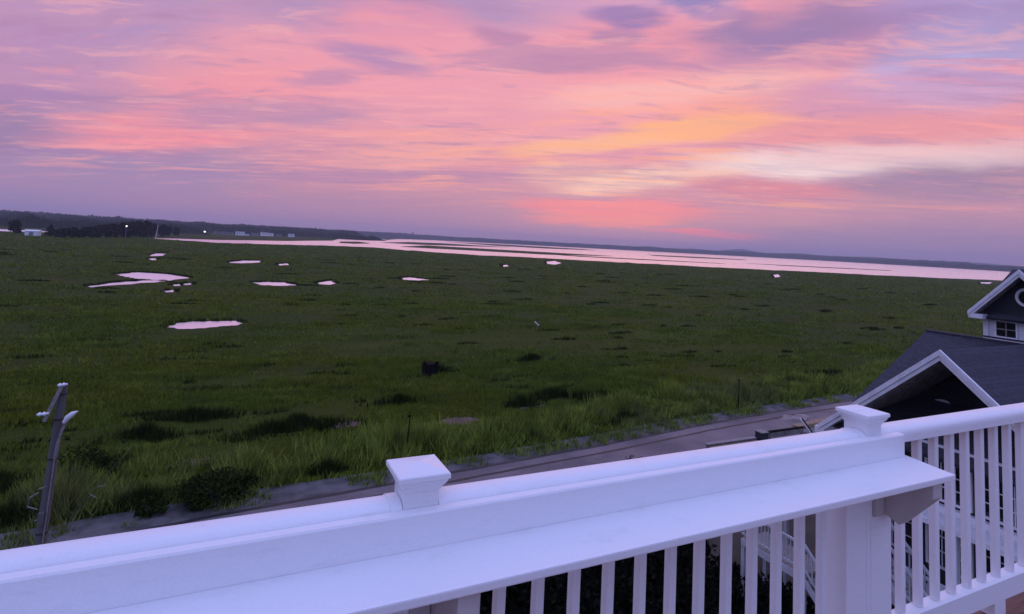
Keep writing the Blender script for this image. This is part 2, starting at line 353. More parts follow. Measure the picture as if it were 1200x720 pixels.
m, t = mat('wet_asphalt'); P_ = pos(t); a1 = t.noise(P_, .22, 6, .62, .6); a2 = t.noise(P_, 1.3, 7, .7); a3 = t.noise(P_, 30, 3, .6); a4 = t.noise(t.vscale(P_, .5, 1.2, 1), .10, 4, .6, .8)
cc = t.mix(t.smooth(a1, .34, .66), c3(.075, .070, .076), c3(.155, .130, .134)); cc = t.mix(t.m('MULTIPLY', t.smooth(a4, .48, .66), .6), cc, c3(.165, .128, .128)); cc = t.mix(t.m('MULTIPLY', t.smooth(a2, .55, .72), .35), cc, c3(.17, .15, .15)); cc = t.mix(t.m('MULTIPLY', t.smooth(a2, .45, .28), .5), cc, c3(.036, .035, .04))
finish(t, cc, t.m('MULTIPLY_ADD', a2, .4, .45), t.m('ADD', a3, a2), .35, .012); M['asphalt'] = m
M['gravel'] = mottled('gravel_verge', c3(.030, .030, .026), c3(.115, .104, .104), .8, .9, .6, .02, 7)
M['sand'] = mottled('pale_sand_patch', c3(.14, .12, .11), c3(.30, .25, .225), 1.6, .9, .4, .01, 6)
M['tar'] = mottled('tar_seam', c3(.006, .006, .007), c3(.016, .015, .016), 3, .6)
M['yard'] = mottled('bare_yard_soil', c3(.008, .011, .004), c3(.065, .048, .036), .32, .95, .5, .03, 7)
def watermat(name, rough, bs, sc):
    m, t = mat(name); P_ = pos(t); n = t.noise(t.vscale(P_, .6, 1.3, 1), sc, 4, .6)
    finish(t, c3(.96, .95, .95), rough, n, bs, .03, Metallic=1.0); return m
M['pond'] = watermat('still_pond_water', .36, .03, .8)
M['bay'] = watermat('bay_water', .24, .06, .15)
m, t = mat('wooded_hillside'); P_ = pos(t); n = t.noise(P_, .02, 6, .65); n2 = t.noise(P_, .12, 5, .7)
finish(t, t.mix(t.m('MULTIPLY_ADD', n, .5, t.m('MULTIPLY', n2, .5)), c3(.006, .010, .007), c3(.045, .056, .034)), .95, n2, 1.0, 4.0, **{'Specular IOR Level': 0.0}); M['wood'] = m

# ------------------------------------------------------------------ ground, bay, hills
def struct(o): o['kind'] = 'structure'; return o
def stuff(o): o['kind'] = 'stuff'; return o
struct(sheet('ground', [(-3900, -450), (9400, -450), (9400, 9400), (-3900, 9400)], GZ, M['marsh']))
def subdiv(poly, n=5, amp=.12, seed=0):
    """ragged copy of an outline"""
    r = random.Random(seed); out = []
    for i in range(len(poly)):
        a = poly[i]; b = poly[(i+1) % len(poly)]; L = math.hypot(b[0]-a[0], b[1]-a[1]); nx, ny = -(b[1]-a[1]), (b[0]-a[0])
        out.append(a)
        for k in range(1, n):
            u = k/n; j = r.uniform(-amp, amp); jj = j*min(1, 6/max(L, 1))*L/max(1e-6, math.hypot(nx, ny))
            out.append((a[0]+(b[0]-a[0])*u+nx*jj, a[1]+(b[1]-a[1])*u+ny*jj))
    return out
NEAR = [(-64, 585), (-22.5, 538), (17, 546), (84, 608), (100, 615), (134, 608), (152, 540), (191, 480), (246, 470), (298, 434), (373, 407), (451, 378), (531, 348), (633, 328), (718, 316), (773, 296), (2200, 160)]
FAR = [(9300, 700), (9300, 9300), (1500, 9300), (930, 5200), (760, 2900), (420, 1750), (212, 1346), (150, 1010), (60, 770), (-15, 650), (-66, 612)]
def polar(pts): a = [math.degrees(math.atan2(x, y)) for x, y in pts]; r = [math.hypot(x, y) for x, y in pts]; o = np.argsort(a); return np.array(a)[o], np.array(r)[o]
_an, _rn = polar(NEAR); _af, _rf = polar(FAR)
_A = np.arange(-6.2, 84.8, .1); _nr = np.interp(_A, _an, _rn)*(1+.035*(fbm(_A, _A*0, 1.3, 51, 4)-.5)*2); _fr = np.maximum(np.interp(_A, _af, _rf), _nr+18)
_V = np.concatenate([np.c_[r*np.sin(np.radians(_A)), r*np.cos(np.radians(_A)), np.full(len(_A), GZ+.10)] for r in (_nr, _fr)]); _i = np.arange(len(_A)-1)
struct(npmesh('bay_water', _V, np.c_[_i+1, _i, _i+len(_A), _i+len(_A)+1], M['bay'], None, 4))
def in_bay(x, y):
    a = np.degrees(np.arctan2(x, y)); r = np.hypot(x, y); return (r > np.interp(a, _A, _nr)-6) & (r < np.interp(a, _A, _fr)) & (a > -6.2)
ISL = [[(153, 943), (198, 1034), (189, 893), (146, 792), (129, 809)],
 [(246, 1068), (411, 1461), (547, 1583), (591, 1430), (662, 1365), (432, 1139), (303, 1020)],
 [(193, 725), (300, 958), (366, 884), (453, 807), (530, 728), (353, 628), (280, 677), (220, 703)],
 [(882, 2554), (1286, 2652), (1410, 2196), (1210, 1769), (863, 1537), (744, 1658)],
 [(368, 640), (471, 602), (564, 552), (566, 540), (454, 562), (380, 592)], [(693, 620), (831, 585), (947, 562), (914, 540), (800, 548), (720, 570)],
 [(929, 1139), (1150, 1180), (1220, 1100), (1130, 1010), (900, 960), (830, 990)]]
for i, poly in enumerate(ISL):
    mb = MB(); mb.prism(subdiv(poly, 9, .22, i), 'z', GZ+.05, GZ+.38); struct(mb.build('marsh_island', M['marsh']))
PONDS = [[(-6.8, 84.8), (-6.1, 88), (-4.6, 89.3), (-1.8, 89.5), (.8, 89.7), (1.9, 87.6), (1.2, 85.7), (-.4, 85.2), (-2.5, 83.6), (-4.9, 83.2)],
 [(-26, 171), (-22.5, 179), (-15.6, 175), (-9.4, 163.9), (-12.6, 155.5), (-14.5, 152.8), (-17, 157.5), (-20.5, 159.2), (-23.2, 165)],
 [(-25.4, 138.5), (-23.2, 145.6), (-18.4, 153.3), (-14.2, 157.5), (-13.2, 155.0), (-14.6, 150.8), (-18.2, 146.5), (-24.4, 136.5)],
 [(-31.3, 279.8), (-30.8, 295.3), (-26.7, 296.4), (-26.6, 275.6), (-29.5, 269.3)], [(-28.2, 249), (-26.7, 254.8), (-24.9, 248.1), (-25.9, 238.2)],
 [(-1.5, 241.5), (3.6, 256.8), (10.4, 259.9), (9.3, 244.9), (3.4, 236.8), (-.9, 236.6)], [(4.5, 152.8), (8.4, 155.3), (12.4, 154.4), (14.2, 147.5), (10.7, 145.2), (6.2, 146.9)],
 [(20.1, 155.9), (22.9, 160.4), (25.4, 164.3), (23.8, 152.8), (22.1, 150), (20, 151.3)], [(47.1, 177.6), (51.8, 181.5), (55.9, 173.7), (51.1, 169.4), (46.9, 171.6)],
 [(209.3, 373.2), (233.5, 400.9), (215, 359.2), (188.9, 324.1), (188.6, 333.8)], [(136.1, 292.5), (142.9, 300.2), (134.3, 279.7), (128.1, 273.1)],
 [(336.6, 278.7), (362.7, 295.2), (319.4, 258.6), (299.8, 246.4)], [(-11.7, 130.4), (-10.4, 132.6), (-9.8, 128.9), (-11, 128)],
 [(15.3, 236.4), (19.3, 244.5), (19.1, 233.9), (15.8, 229.4)], [(576.6, 267.7), (610.9, 274.5), (542.9, 245.1), (534, 247.3)],
 [(-11.3, 144.8), (-10.3, 146), (-9.6, 142.4), (-10.9, 141.2)], [(-9.4, 146.9), (-8.4, 148.7), (-7.8, 144.8), (-9.2, 143.9)]]
PONDR = [subdiv(p, 5, .10, 40+i) for i, p in enumerate(PONDS)]
for p in PONDR: struct(sheet('pond', p, GZ+.03, M['pond']))
def inpoly(x, y, poly):
    c = np.zeros(x.shape, bool); n = len(poly)
    for i in range(n):
        x1, y1 = poly[i]; x2, y2 = poly[(i+1) % n]
        if y1 == y2: continue
        c ^= ((y1 > y) != (y2 > y)) & (x < (x2-x1)*(y-y1)/(y2-y1)+x1)
    return c

def ridge(name, a0, a1, rfun, hfun, depth, da=.06, rows=9, rough=3.0, seed=0):
    """wooded rise: a polar height field, tree-rough on top"""
    A = np.radians(np.arange(a0, a1+da, da)); V = []; n = len(A)
    rr = np.array([rfun(math.degrees(a)) for a in A]); hh = np.array([hfun(math.degrees(a)) for a in A])
    for k in range(rows):
        u = k/(rows-1); r = rr+depth*u
        prof = math.sin(math.pi*min(1, u*1.05))**.6 if u < .97 else 0
        x = r*np.sin(A); y = r*np.cos(A)
        nz = (fbm(x, y, 45, seed, 4)-.5)*2*rough+(rng.random(n)-.5)*rough*1.5
        e = np.clip((np.degrees(A)-a0)/1.5, 0, 1)*np.clip((a1-np.degrees(A))/1.5, 0, 1)
        z = GZ-.3+np.maximum(0, hh*prof*e*(1 if k else 0)+ (nz if 0 < k < rows-1 else 0)*e+(0 if k else .0))
        if k == 0: z[:] = GZ-.4
        V.append(np.c_[x, y, z])
    V = np.concatenate(V); F = []
    for k in range(rows-1):
        i = np.arange(n-1)+k*n; F.append(np.c_[i, i+n, i+n+1, i+1])
    return npmesh(name, V, np.concatenate(F), M['wood'], None, 4)
lerp = lambda x, xs, ys: float(np.interp(x, xs, ys))
struct(ridge('hills', -40, 17, lambda a: lerp(a, [-40, -10, 5, 17], [2300, 2300, 2700, 4000]), lambda a: lerp(a, [-40, -16, 0, 10, 17], [38, 35, 31, 36, 42])-3, 700, .05, 9, 6, 1))
struct(ridge('hills', 13, 66, lambda a: lerp(a, [13, 20, 45, 66], [4100, 4300, 4600, 4300]), lambda a: lerp(a, [13, 20, 30, 45, 66], [42, 35, 34, 34, 40]), 900, .05, 9, 6, 2))
struct(ridge('hills', 50, 82, lambda a: lerp(a, [50, 56, 68, 82], [4700, 4250, 3000, 2900]), lambda a: lerp(a, [50, 60, 68, 82], [26, 24, 24, 30]), 600, .05, 8, 4, 3))
def humps(a): return 40+sum(h*math.exp(-((a-c)/w)**2) for c, w, h in [(39.5, 1.3, 20), (43.6, 1.2, 20), (47.6, 1.5, 42), (52.5, 2.0, 26), (58, 2.5, 24), (64, 3, 20)])
struct(ridge('hills', 32, 74, lambda a: 7600, humps, 800, .06, 8, 3, 4))
# nearer woods on the left, standing one behind the other
for (a0, a1, r0, h, dep, sd) in [(-34, -2, 980, 12, 260, 5), (-34, 4, 1450, 17, 320, 6), (-34, 12, 1850, 24, 330, 7), (-6, 13.5, 1420, 11, 200, 8)]:
    stuff(ridge('far_wood', a0, a1, lambda a: r0+60*math.sin(a*.9+sd), lambda a: h+2*math.sin(a*2+sd), dep, .05, 7, 4.2, sd))

# ------------------------------------------------------------------ road strip between the houses and the marsh
RX = [-60, -9, -3.9, .8, 6.1, 12.4, 23.5, 32.4, 42.7, 55.2, 80, 140]
FE = [29.6, 30.1, 30.9, 31.5, 31.8, 32.2, 33.5, 34.7, 35.6, 36.3, 37.2, 39]          # grass edge
AE = [28.2, 28.6, 29.2, 29.8, 30.3, 31.0, 32.1, 33.3, 34.3, 35.0, 36, 37.8]          # asphalt edge
def strip(name, f0, f1, z, mat, j=.0, seed=0):
    xs = np.arange(-55, 138, 1.2); r = np.random.default_rng(seed)
    a = np.interp(xs, RX, f0)+r.normal(0, j, len(xs)); b = np.interp(xs, RX, f1)+r.normal(0, j, len(xs)); n = len(xs)
    V = np.concatenate([np.c_[xs, a, np.full(n, z)], np.c_[xs, b, np.full(n, z)]]); i = np.arange(n-1)
    return struct(npmesh(name, V, np.c_[i, i+1, i+n+1, i+n], mat, None, 4))
FEa = np.array(FE); AEa = np.array(AE)
strip('gravel_verge', AEa-.3, FEa+.5, GZ+.010, M['gravel'], .035, 1)
strip('road', AEa-8.2, AEa+.05, GZ+.016, M['asphalt'], .03, 2)
strip('road_seam', AEa-.16, AEa+.12, GZ+.022, M['tar'], .025, 3)
strip('road_seam', AEa-1.22, AEa-1.0, GZ+.022, M['tar'], .02, 4)
struct(sheet('yard', [(-40, 3.2), (90, 3.2), (90, 27.0), (62, 26.6), (40, 25.2), (24, 23.6), (10, 22.2), (-9, 20.4), (-40, 19.8)], GZ+.008, M['yard']))
struct(sheet('sand_patch', subdiv([(40.3, 32.6), (41.6, 33.3), (43.6, 33.2), (44.2, 32.3), (42.4, 31.8)], 4, .15, 9), GZ+.024, M['sand']))
struct(sheet('sand_patch', subdiv([(45, 31.4), (50, 32.3), (55, 32.2), (50, 31.2)], 4, .15, 10), GZ+.024, M['sand']))
for i, (x, y, a, b) in enumerate([(7.7, 40.9, 1.3, .9), (15.6, 39.3, 1.6, .9), (-1, 36.6, 1.3, .6), (22.3, 41.2, 1.6, .5)]):
    struct(sheet('bare_mud', subdiv([(x+a*math.cos(k*.785), y+b*math.sin(k*.785)) for k in range(8)], 4, .15, 60+i), GZ+.03, M['dead']))

# ------------------------------------------------------------------ grass (ground cover nobody could count)
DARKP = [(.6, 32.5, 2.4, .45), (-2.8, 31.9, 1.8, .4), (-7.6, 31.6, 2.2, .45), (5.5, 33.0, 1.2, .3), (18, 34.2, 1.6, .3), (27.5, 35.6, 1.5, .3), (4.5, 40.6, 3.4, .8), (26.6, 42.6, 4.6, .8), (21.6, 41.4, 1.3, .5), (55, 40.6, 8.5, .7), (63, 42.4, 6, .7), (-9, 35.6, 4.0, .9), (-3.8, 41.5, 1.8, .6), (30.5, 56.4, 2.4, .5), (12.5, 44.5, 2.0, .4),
         (-1.5, 44.6, 2.6, .5), (-13, 40, 2.5, .6), (18.8, 53.6, 1.3, .25)]  # dark patches standing for the shaded sides of reed stands, plus some scrub
BARE = [(7.7, 40.9, 1.5, .9), (15.6, 39.3, 1.8, .9), (-1, 36.6, 1.4, .6), (22.3, 41.2, 1.8, .5)]
_r = random.Random(12)
DASH = []
for _i in range(300):
    _d = 38+300*_r.random()**3.0; _a = R_(_r.uniform(-18, 70)); _x, _y = _d*math.sin(_a), _d*math.cos(_a)
    if _y > 39: DASH.append((_x, _y, _r.uniform(.5, 2.0)*(_d/60)**.6, _r.uniform(.12, .34)*(_d/60)))
def ell(x, y, L, grow=1.0):
    r = np.full(x.shape, 9.0)
    for cx, cy, a, b in L: r = np.minimum(r, ((x-cx)/(a*grow))**2+((y-cy)/(b*grow))**2)
    return r
def make_blades(x, y, h, w, lean, rs):
    n = len(x); th = rs.random(n)*2*np.pi; ph = rs.random(n)*2*np.pi; l = lean*h*rs.random(n)
    c, s = np.cos(th)*w/2, np.sin(th)*w/2
    V = np.empty((n, 3, 3), np.float32)
    V[:, 0] = np.c_[x-c, y-s, np.full(n, GZ)]; V[:, 1] = np.c_[x+c, y+s, np.full(n, GZ)]
    V[:, 2] = np.c_[x+np.cos(ph)*l, y+np.sin(ph)*l, GZ+h]
    return V.reshape(-1, 3), np.arange(n*3).reshape(-1, 3)
def field(n, az0, az1, r0, r1, rs, pw=1.0):
    a = np.radians(rs.uniform(az0, az1, n)); r = (r0**pw+(r1**pw-r0**pw)*rs.random(n))**(1/pw)
    return r*np.sin(a), r*np.cos(a)
def clumps(x, y, k, sp, rs):
    n = len(x); X = np.repeat(x, k)+rs.normal(0, 1, n*k)*np.repeat(sp, k); Y = np.repeat(y, k)+rs.normal(0, 1, n*k)*np.repeat(sp, k); return X, Y
def keep_marsh(x, y, edge=.45):
    ok = y > np.interp(x, RX, FE)+edge
    for p in PONDR:
        for k in (0, .5, 1.1, 2.2, 3.3, 4.5): ok &= ~inpoly(x, y+k, p)      # bare wet margin on the near side
    ok &= ~in_bay(x, y)
    return ok
def grassfield(name, n, r0, r1, k, h0, h1, w0, sp, seed, matn, pw=1.0, az=(-24, 74), sel=None, lean=1.1):
    rs = np.random.default_rng(seed); x, y = field(n, az[0], az[1], r0, r1, rs, pw)
    ok = keep_marsh(x, y); dens = fbm(x, y*1.8, 9, seed, 4)
    ok &= rs.random(len(x)) < np.clip((dens-.36)*4.2, .08, 1)
    if sel is not None: ok &= sel(x, y)
    ok &= (ell(x, y, DARKP, 1.05) > 1)&(ell(x, y, BARE) > 1); x, y = x[ok], y[ok]; d = np.hypot(x, y)
    X, Y = clumps(x, y, k, sp*d/40, rs); ok = keep_marsh(X, Y, .3); X, Y = X[ok], Y[ok]; D_ = np.hypot(X, Y)
    hh = (h0+(h1-h0)*fbm(X, Y*1.5, 7, seed+5, 3)**1.3)*rs.uniform(.6, 1.15, len(X))*np.clip(.35+1.25*fbm(X, Y*1.3, 1.6*max(1, r0/60), seed+9, 2), .4, 1.6)
    V, F = make_blades(X, Y, hh, w0*np.maximum(1, D_/45)*rs.uniform(.7, 1.3, len(X)), lean, rs)
    return stuff(npmesh(name, V, F, M[matn]))
grassfield('marsh_grass', 30000, 30, 64, 12, .14, .52, .055, .22, 21, 'grass')
grassfield('marsh_grass', 26000, 60, 125, 9, .16, .55, .060, .26, 22, 'grass')
grassfield('marsh_grass', 26000, 120, 300, 7, .18, .55, .075, .30, 23, 'grass', 1.3)
grassfield('marsh_grass', 30000, 290, 640, 6, .3, .8, .085, .34, 27, 'grass', 1.3)
# the belt of tall reeds along the far side of the road
def beltfun(x, y):
    e = y-np.interp(x, RX, FE); return (e > .6) & (e < 3.2+4.2*fbm(x, y*0, 11, 9, 3))
def belt(n, seed):
    rs = np.random.default_rng(seed); x = rs.uniform(-22, 95, n); y = np.interp(x, RX, FE)+.5+(rs.random(n)**1.25)*7.0
    ok = beltfun(x, y)&(ell(x, y, BARE) > 1)&(rs.random(n) < np.clip((fbm(x, y*1.4, 2.0, 31, 3)-.36)*6, .05, 1))
    x, y = x[ok], y[ok]; X, Y = clumps(x, y, 12, np.full(len(x), .17), rs); e = Y-np.interp(X, RX, FE)
    hh = (.34+.68*np.clip(e/1.6, .25, 1))*np.clip(2.4*fbm(X, Y*1.2, 1.9, 41, 3)-.35, .22, 1.7)*rs.uniform(.65, 1.2, len(X))
    V, F = make_blades(X, Y, hh, .058*np.maximum(1, np.hypot(X, Y)/45)*rs.uniform(.7, 1.4, len(X)), .85, rs)
    # stragglers creeping over the gravel
    xs = rs.uniform(-22, 95, 2600); ys = np.interp(xs, RX, FE)-rs.random(2600)**2*1.3; kk = fbm(xs, ys, 2.0, 91, 3) > .5; xs, ys = xs[kk], ys[kk]
    X2, Y2 = clumps(xs, ys, 9, np.full(len(xs), .13), rs); V2, F2 = make_blades(X2, Y2, rs.uniform(.12, .45, len(X2)), .045, .8, rs)
    return stuff(npmesh('road_reeds', np.concatenate([V, V2]), np.concatenate([F, F2+len(V)]), M['reed']))
belt(17000, 24)
def dark_and_shade_blades(seed):  # dark blades painting reed-stand shade, and scattered dark dashes
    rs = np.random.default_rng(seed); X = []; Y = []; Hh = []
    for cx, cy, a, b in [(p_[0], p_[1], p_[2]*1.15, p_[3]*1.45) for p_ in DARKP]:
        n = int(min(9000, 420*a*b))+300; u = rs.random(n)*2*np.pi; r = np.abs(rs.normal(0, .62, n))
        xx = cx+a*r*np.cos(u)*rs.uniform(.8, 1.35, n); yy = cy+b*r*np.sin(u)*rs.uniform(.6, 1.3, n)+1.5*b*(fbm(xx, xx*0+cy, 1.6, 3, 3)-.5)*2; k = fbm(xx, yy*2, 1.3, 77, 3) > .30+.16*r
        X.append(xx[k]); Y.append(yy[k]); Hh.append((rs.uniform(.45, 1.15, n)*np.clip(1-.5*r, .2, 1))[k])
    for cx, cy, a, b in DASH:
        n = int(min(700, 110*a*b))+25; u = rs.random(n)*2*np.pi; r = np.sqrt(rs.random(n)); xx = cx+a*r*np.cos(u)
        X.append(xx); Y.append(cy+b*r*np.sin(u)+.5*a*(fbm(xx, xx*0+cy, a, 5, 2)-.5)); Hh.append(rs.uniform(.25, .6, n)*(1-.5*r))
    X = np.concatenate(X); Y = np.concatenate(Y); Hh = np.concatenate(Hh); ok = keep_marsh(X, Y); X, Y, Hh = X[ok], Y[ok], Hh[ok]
    V, F = make_blades(X, Y, Hh, .09*np.maximum(1, np.hypot(X, Y)/50), .6, rs); return stuff(npmesh('dark_growth_and_reed_shade', V, F, M['growth_and_shade']))
dark_and_shade_blades(25)
def rims(seed):
    rs = np.random.default_rng(seed); X = []; Y = []; Hh = []
    for p in PONDR:
        area = sum(p[i][0]*p[(i+1) % len(p)][1]-p[(i+1) % len(p)][0]*p[i][1] for i in range(len(p)))
        for i in range(len(p)):
            a = np.array(p[i]); e = np.array(p[(i+1) % len(p)])-a; L = np.linalg.norm(e)
            if L < 1e-6: continue
            nrm = np.array([e[1], -e[0]])/L*(1 if area > 0 else -1)
            if nrm[1] < .15: continue
            n = int(L*30)+2; q = a+e*rs.random(n)[:, None]+nrm*rs.uniform(.05, 1.1, n)[:, None]
            X.append(q[:, 0]); Y.append(q[:, 1]); Hh.append(rs.uniform(.30, .62, n))
    X = np.concatenate(X); Y = np.concatenate(Y); Hh = np.concatenate(Hh); ok = keep_marsh(X, Y); X, Y, Hh = X[ok], Y[ok], Hh[ok]
    V, F = make_blades(X, Y, Hh, .05*np.maximum(1, np.hypot(X, Y)/40), .5, rs); return stuff(npmesh('pond_edge_rushes', V, F, M['growth_and_shade']))
rims(26)

# ------------------------------------------------------------------ plants and trees as things
def leafball(mb_list, c, rad, n, size, rs, hollow=.45):
    u = rs.normal(0, 1, (n, 3)); u /= np.linalg.norm(u, axis=1)[:, None]; r = (hollow+(1-hollow)*rs.random(n))[:, None]
    p = np.array(c)+u*r*np.array(rad); a = rs.normal(0, 1, (n, 3)); a /= np.linalg.norm(a, axis=1)[:, None]; b = np.cross(a, rs.normal(0, 1, (n, 3))); b /= np.linalg.norm(b, axis=1)[:, None]
    s = (size*rs.uniform(.6, 1.4, n))[:, None]
    mb_list.append(np.stack([p-a*s, p+b*s*.6, p+a*s, p-b*s*.6], 1).reshape(-1, 3))
def leafmesh(name, parts, matn, parent):
    V = np.concatenate(parts); F = np.arange(len(V)).reshape(-1, 4); return npmesh(name, V, F, M[matn], parent, 4)
def shrub(x, y, rad, h, matn, label, seed, cat='shrub', name='shrub', group=None, n=2600, size=.11):
    rs = np.random.default_rng(seed); root = empty(name, (x, y, GZ), label, cat, group); L = []; NL = 17
    for k in range(NL):
        a = rs.random()*6.28; d = rad*(.25+.75*rs.random()); rr = rad*rs.uniform(.18, .42); zz = rs.uniform(.15, .9)*h*(1-.45*d/rad)
        leafball(L, (x+1.25*d*math.cos(a), y+.9*d*math.sin(a), GZ+max(rr*.5, zz)), (rr*1.25, rr, min(rr, h*.34)), n//NL, size, rs, .15)
    leafball(L, (x, y, GZ+h*.42), (rad*1.25, rad*1.05, h*.62), n//4, size, rs, .55)
    leafmesh('foliage', L, matn, root)
    mb = MB()
    for k in range(5):
        a = k*1.26+rs.random(); mb.tube([(x+.08*math.cos(a), y+.08*math.sin(a), GZ-.05), (x+.2*rad*math.cos(a), y+.2*rad*math.sin(a), GZ+h*.3), (x+.5*rad*math.cos(a), y+.5*rad*math.sin(a), GZ+h*.62)], [.05, .04, .015], 6)
    mb.build('stem', M['bark'], root); return root
def tree(x, y, rad, h, label, seed, group=None, n=420, size=.7, conif=False):
    rs = np.random.default_rng(seed); root = empty('tree', (x, y, GZ), label, 'tree', group); L = []
    for k in range(10):
        u = (k+.5)/10; a = rs.random()*6.28
        if conif: d = rad*.35*(1-u); rr = rad*(1.05-u)*rs.uniform(.7, 1); zz = h*(.16+.8*u)
        else: d = rad*.55*rs.random(); rr = rad*rs.uniform(.42, .62); zz = h*(.16+.68*u)
        leafball(L, (x+d*math.cos(a), y+d*math.sin(a), GZ+zz), (rr, rr, rr*.85), n//10, size, rs, .2)
    leafmesh('crown', L, 'evergreen', root)
    mb = MB(); mb.tube([(x, y, GZ-.2), (x+.1, y, GZ+h*.4), (x, y+.1, GZ+h*.8)], [.03*h, .022*h, .01*h], 7); mb.build('trunk', M['bark'], root); return root

# added shrubs below the deck, leaves black for the yard's shadow between the balusters
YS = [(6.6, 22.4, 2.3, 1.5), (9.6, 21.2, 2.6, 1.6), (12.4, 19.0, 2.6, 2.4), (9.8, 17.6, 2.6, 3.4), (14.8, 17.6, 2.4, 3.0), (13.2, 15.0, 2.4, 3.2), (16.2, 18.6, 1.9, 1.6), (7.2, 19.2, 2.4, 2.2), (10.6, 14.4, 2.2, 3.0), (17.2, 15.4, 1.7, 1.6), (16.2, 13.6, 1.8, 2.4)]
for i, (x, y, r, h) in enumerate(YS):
    shrub(x, y, r, h, 'yard_shade', 'added shrub with the yard shadow painted into its leaves, below the railing balusters', 100+i, group='added shadow-black shrubs in the yard behind the balusters', n=9000, size=.10)
shrub(.2, 31.3, 1.3, 1.4, 'growth_and_shade', 'large round dark bush at the road edge left of the near railing post', 131, name='bush', cat='bush', n=5200, size=.075)
shrub(-6.0, 35.6, 1.1, 1.7, 'growth_and_shade', 'dark bush standing just behind the leaning utility pole', 132, name='bush', cat='bush', n=3600, size=.08)
shrub(-4.5, 36.8, .55, .95, 'growth_and_shade', 'small dark bush in the grass right of the utility pole', 133, name='bush', cat='bush', n=1500, size=.06)
shrub(-2.4, 30.8, .55, .8, 'growth_and_shade', 'small ragged bush at the road edge between pole and large bush', 134, name='bush', cat='bush', n=1300, size=.06)
shrub(21.5, 27.2, .45, 1.2, 'bush', 'leafy top of a small plant showing above the railing by the road', 135, n=700, size=.07)
shrub(22.2, 27.2, .35, 1.0, 'bush', 'smaller plant tip beside the leafy plant above the railing', 136, n=400, size=.06)

# far tree line on the left
tree(-147, 540, 5.2, 10.5, 'round dark tree in front of the white water strip at the far left edge', 201, n=700, size=.9)
tree(-119, 510, 4.2, 8.5, 'pointed dark tree just right of the small white shed', 202, n=600, size=.8, conif=True)
TR = [(-112, 500, 3, 5.2), (-107, 494, 3.4, 5.6), (-104, 505, 4, 6.0), (-101, 512, 4, 6.8), (-98, 522, 4.2, 7.0), (-95, 532, 4.6, 7.4), (-92, 545, 5, 9), (-88, 555, 5.2, 10), (-84.5, 566, 5.6, 11.5), (-81, 578, 6, 12.5), (-77.5, 592, 6.2, 13.5), (-73.5, 604, 6.4, 13.8), (-71, 640, 5.8, 12), (-69, 690, 5.6, 11), (-68, 750, 5.4, 9.5), (-66, 820, 5.2, 8.5)]
for i, (x, y, r, h) in enumerate(TR):
    tree(x, y, r*1.1, h*1.18, 'dark tree in the long dark clump beyond the marsh, left background', 210+i, 'trees of the far dark clump', 800, .9)

# ------------------------------------------------------------------ far buildings
def far_house(x, y, w, d, h, rh, rz, wall, label, group='houses on the far shore', name='house'):
    root = empty(name, (x, y, GZ), label, 'house', group); c, s = math.cos(rz), math.sin(rz)
    def T(mb): mb.v = [(x+a*c-b*s, y+a*s+b*c, GZ+z) for a, b, z in mb.v]; return mb
    T(MB().box(-w/2, w/2, -d/2, d/2, -.3, h)).build('wall', M[wall], root)
    T(MB().prism([(-w/2-.5, h-.05), (w/2+.5, h-.05), (w/2+.5, h+.2), (0, h+rh), (-w/2-.5, h+.2)], 'y', -d/2-.5, d/2+.5)).build('roof', M['farroof'], root)
    for k in range(3): T(MB().box(-w*.36+k*w*.27, -w*.36+k*w*.27+w*.08, -d/2-.06, -d/2+.1, h*.35, h*.75)).build('window', M['dark_glass'], root)
    return root
far_house(7, 1169, 15, 10, 7, 8, .05, 'farwall', 'white steep gabled house, tallest of the far shore houses')
far_house(18, 1171, 9, 8, 3.4, 2.2, .0, 'farwall', 'low pale wing standing right of the tall white gabled house')
far_house(-31, 1207, 12, 9, 5, 4, .2, 'greywall', 'grey house beside the bright far shore lamp')
far_house(-13, 1163, 17, 10, 5.4, 4.4, .1, 'greywall', 'wide grey house left of the white gabled one')
far_house(33, 1205, 14, 10, 6, 4.4, -.1, 'greywall', 'mid grey house second right of the white gabled one')
far_house(51, 1253, 10, 9, 7.5, 4.6, .4, 'farwall', 'narrow pale house in the middle of the far row')
far_house(64, 1290, 13, 10, 6.5, 5, .1, 'farwall', 'pale house right of the narrow one')
far_house(83, 1300, 10, 9, 4.2, 3, .3, 'greywall', 'grey house near the right end of the far row')
far_house(108, 1317, 12, 9, 6.8, 4.6, -.2, 'farwall', 'pale house at the right end of the far row')
sh = empty('shed', (-131, 517, GZ), 'small white shed between two dark trees at the far left', 'shed')
MB().box(-134.5, -126.5, 514, 520, GZ-.2, GZ+3.3).build('wall', M['farwall'], sh)
MB().prism([(513.5, GZ+3.3), (520.5, GZ+3.3), (517, GZ+4.3)], 'x', -135, -126).build('roof', M['farwall'], sh)
MB().box(-132, -129.5, 513.9, 514.1, GZ+.2, GZ+2.6).build('door', M['greywall'], sh)
struct(sheet('channel_water', [(-240, 719), (-206, 713), (-185, 710), (-166, 706), (-158, 655), (-167, 641), (-178, 619), (-197, 609), (-225, 600)], GZ+.06, M['pond']))
def far_lamp(x, y, h, label, r=.55, group=None):
    root = empty('street_lamp', (x, y, GZ), label, 'street lamp', group)
    MB().tube([(x, y, GZ-.2), (x, y, GZ+h)], [.12, .08], 6).build('pole', M['steel'], root)
    MB().lathe((x, y, GZ+h), [(r*.3, 0), (r, r*.4), (r, r), (r*.3, r*1.4)], 8).build('lamp_head', M['lamp'], root)
far_lamp(-80.5, 555, 9.6, 'lit lamp shining in front of the dark tree clump', .5)
far_lamp(-48.4, 1120, 2.9, 'bright lit lamp left of the far shore houses', 1.3)
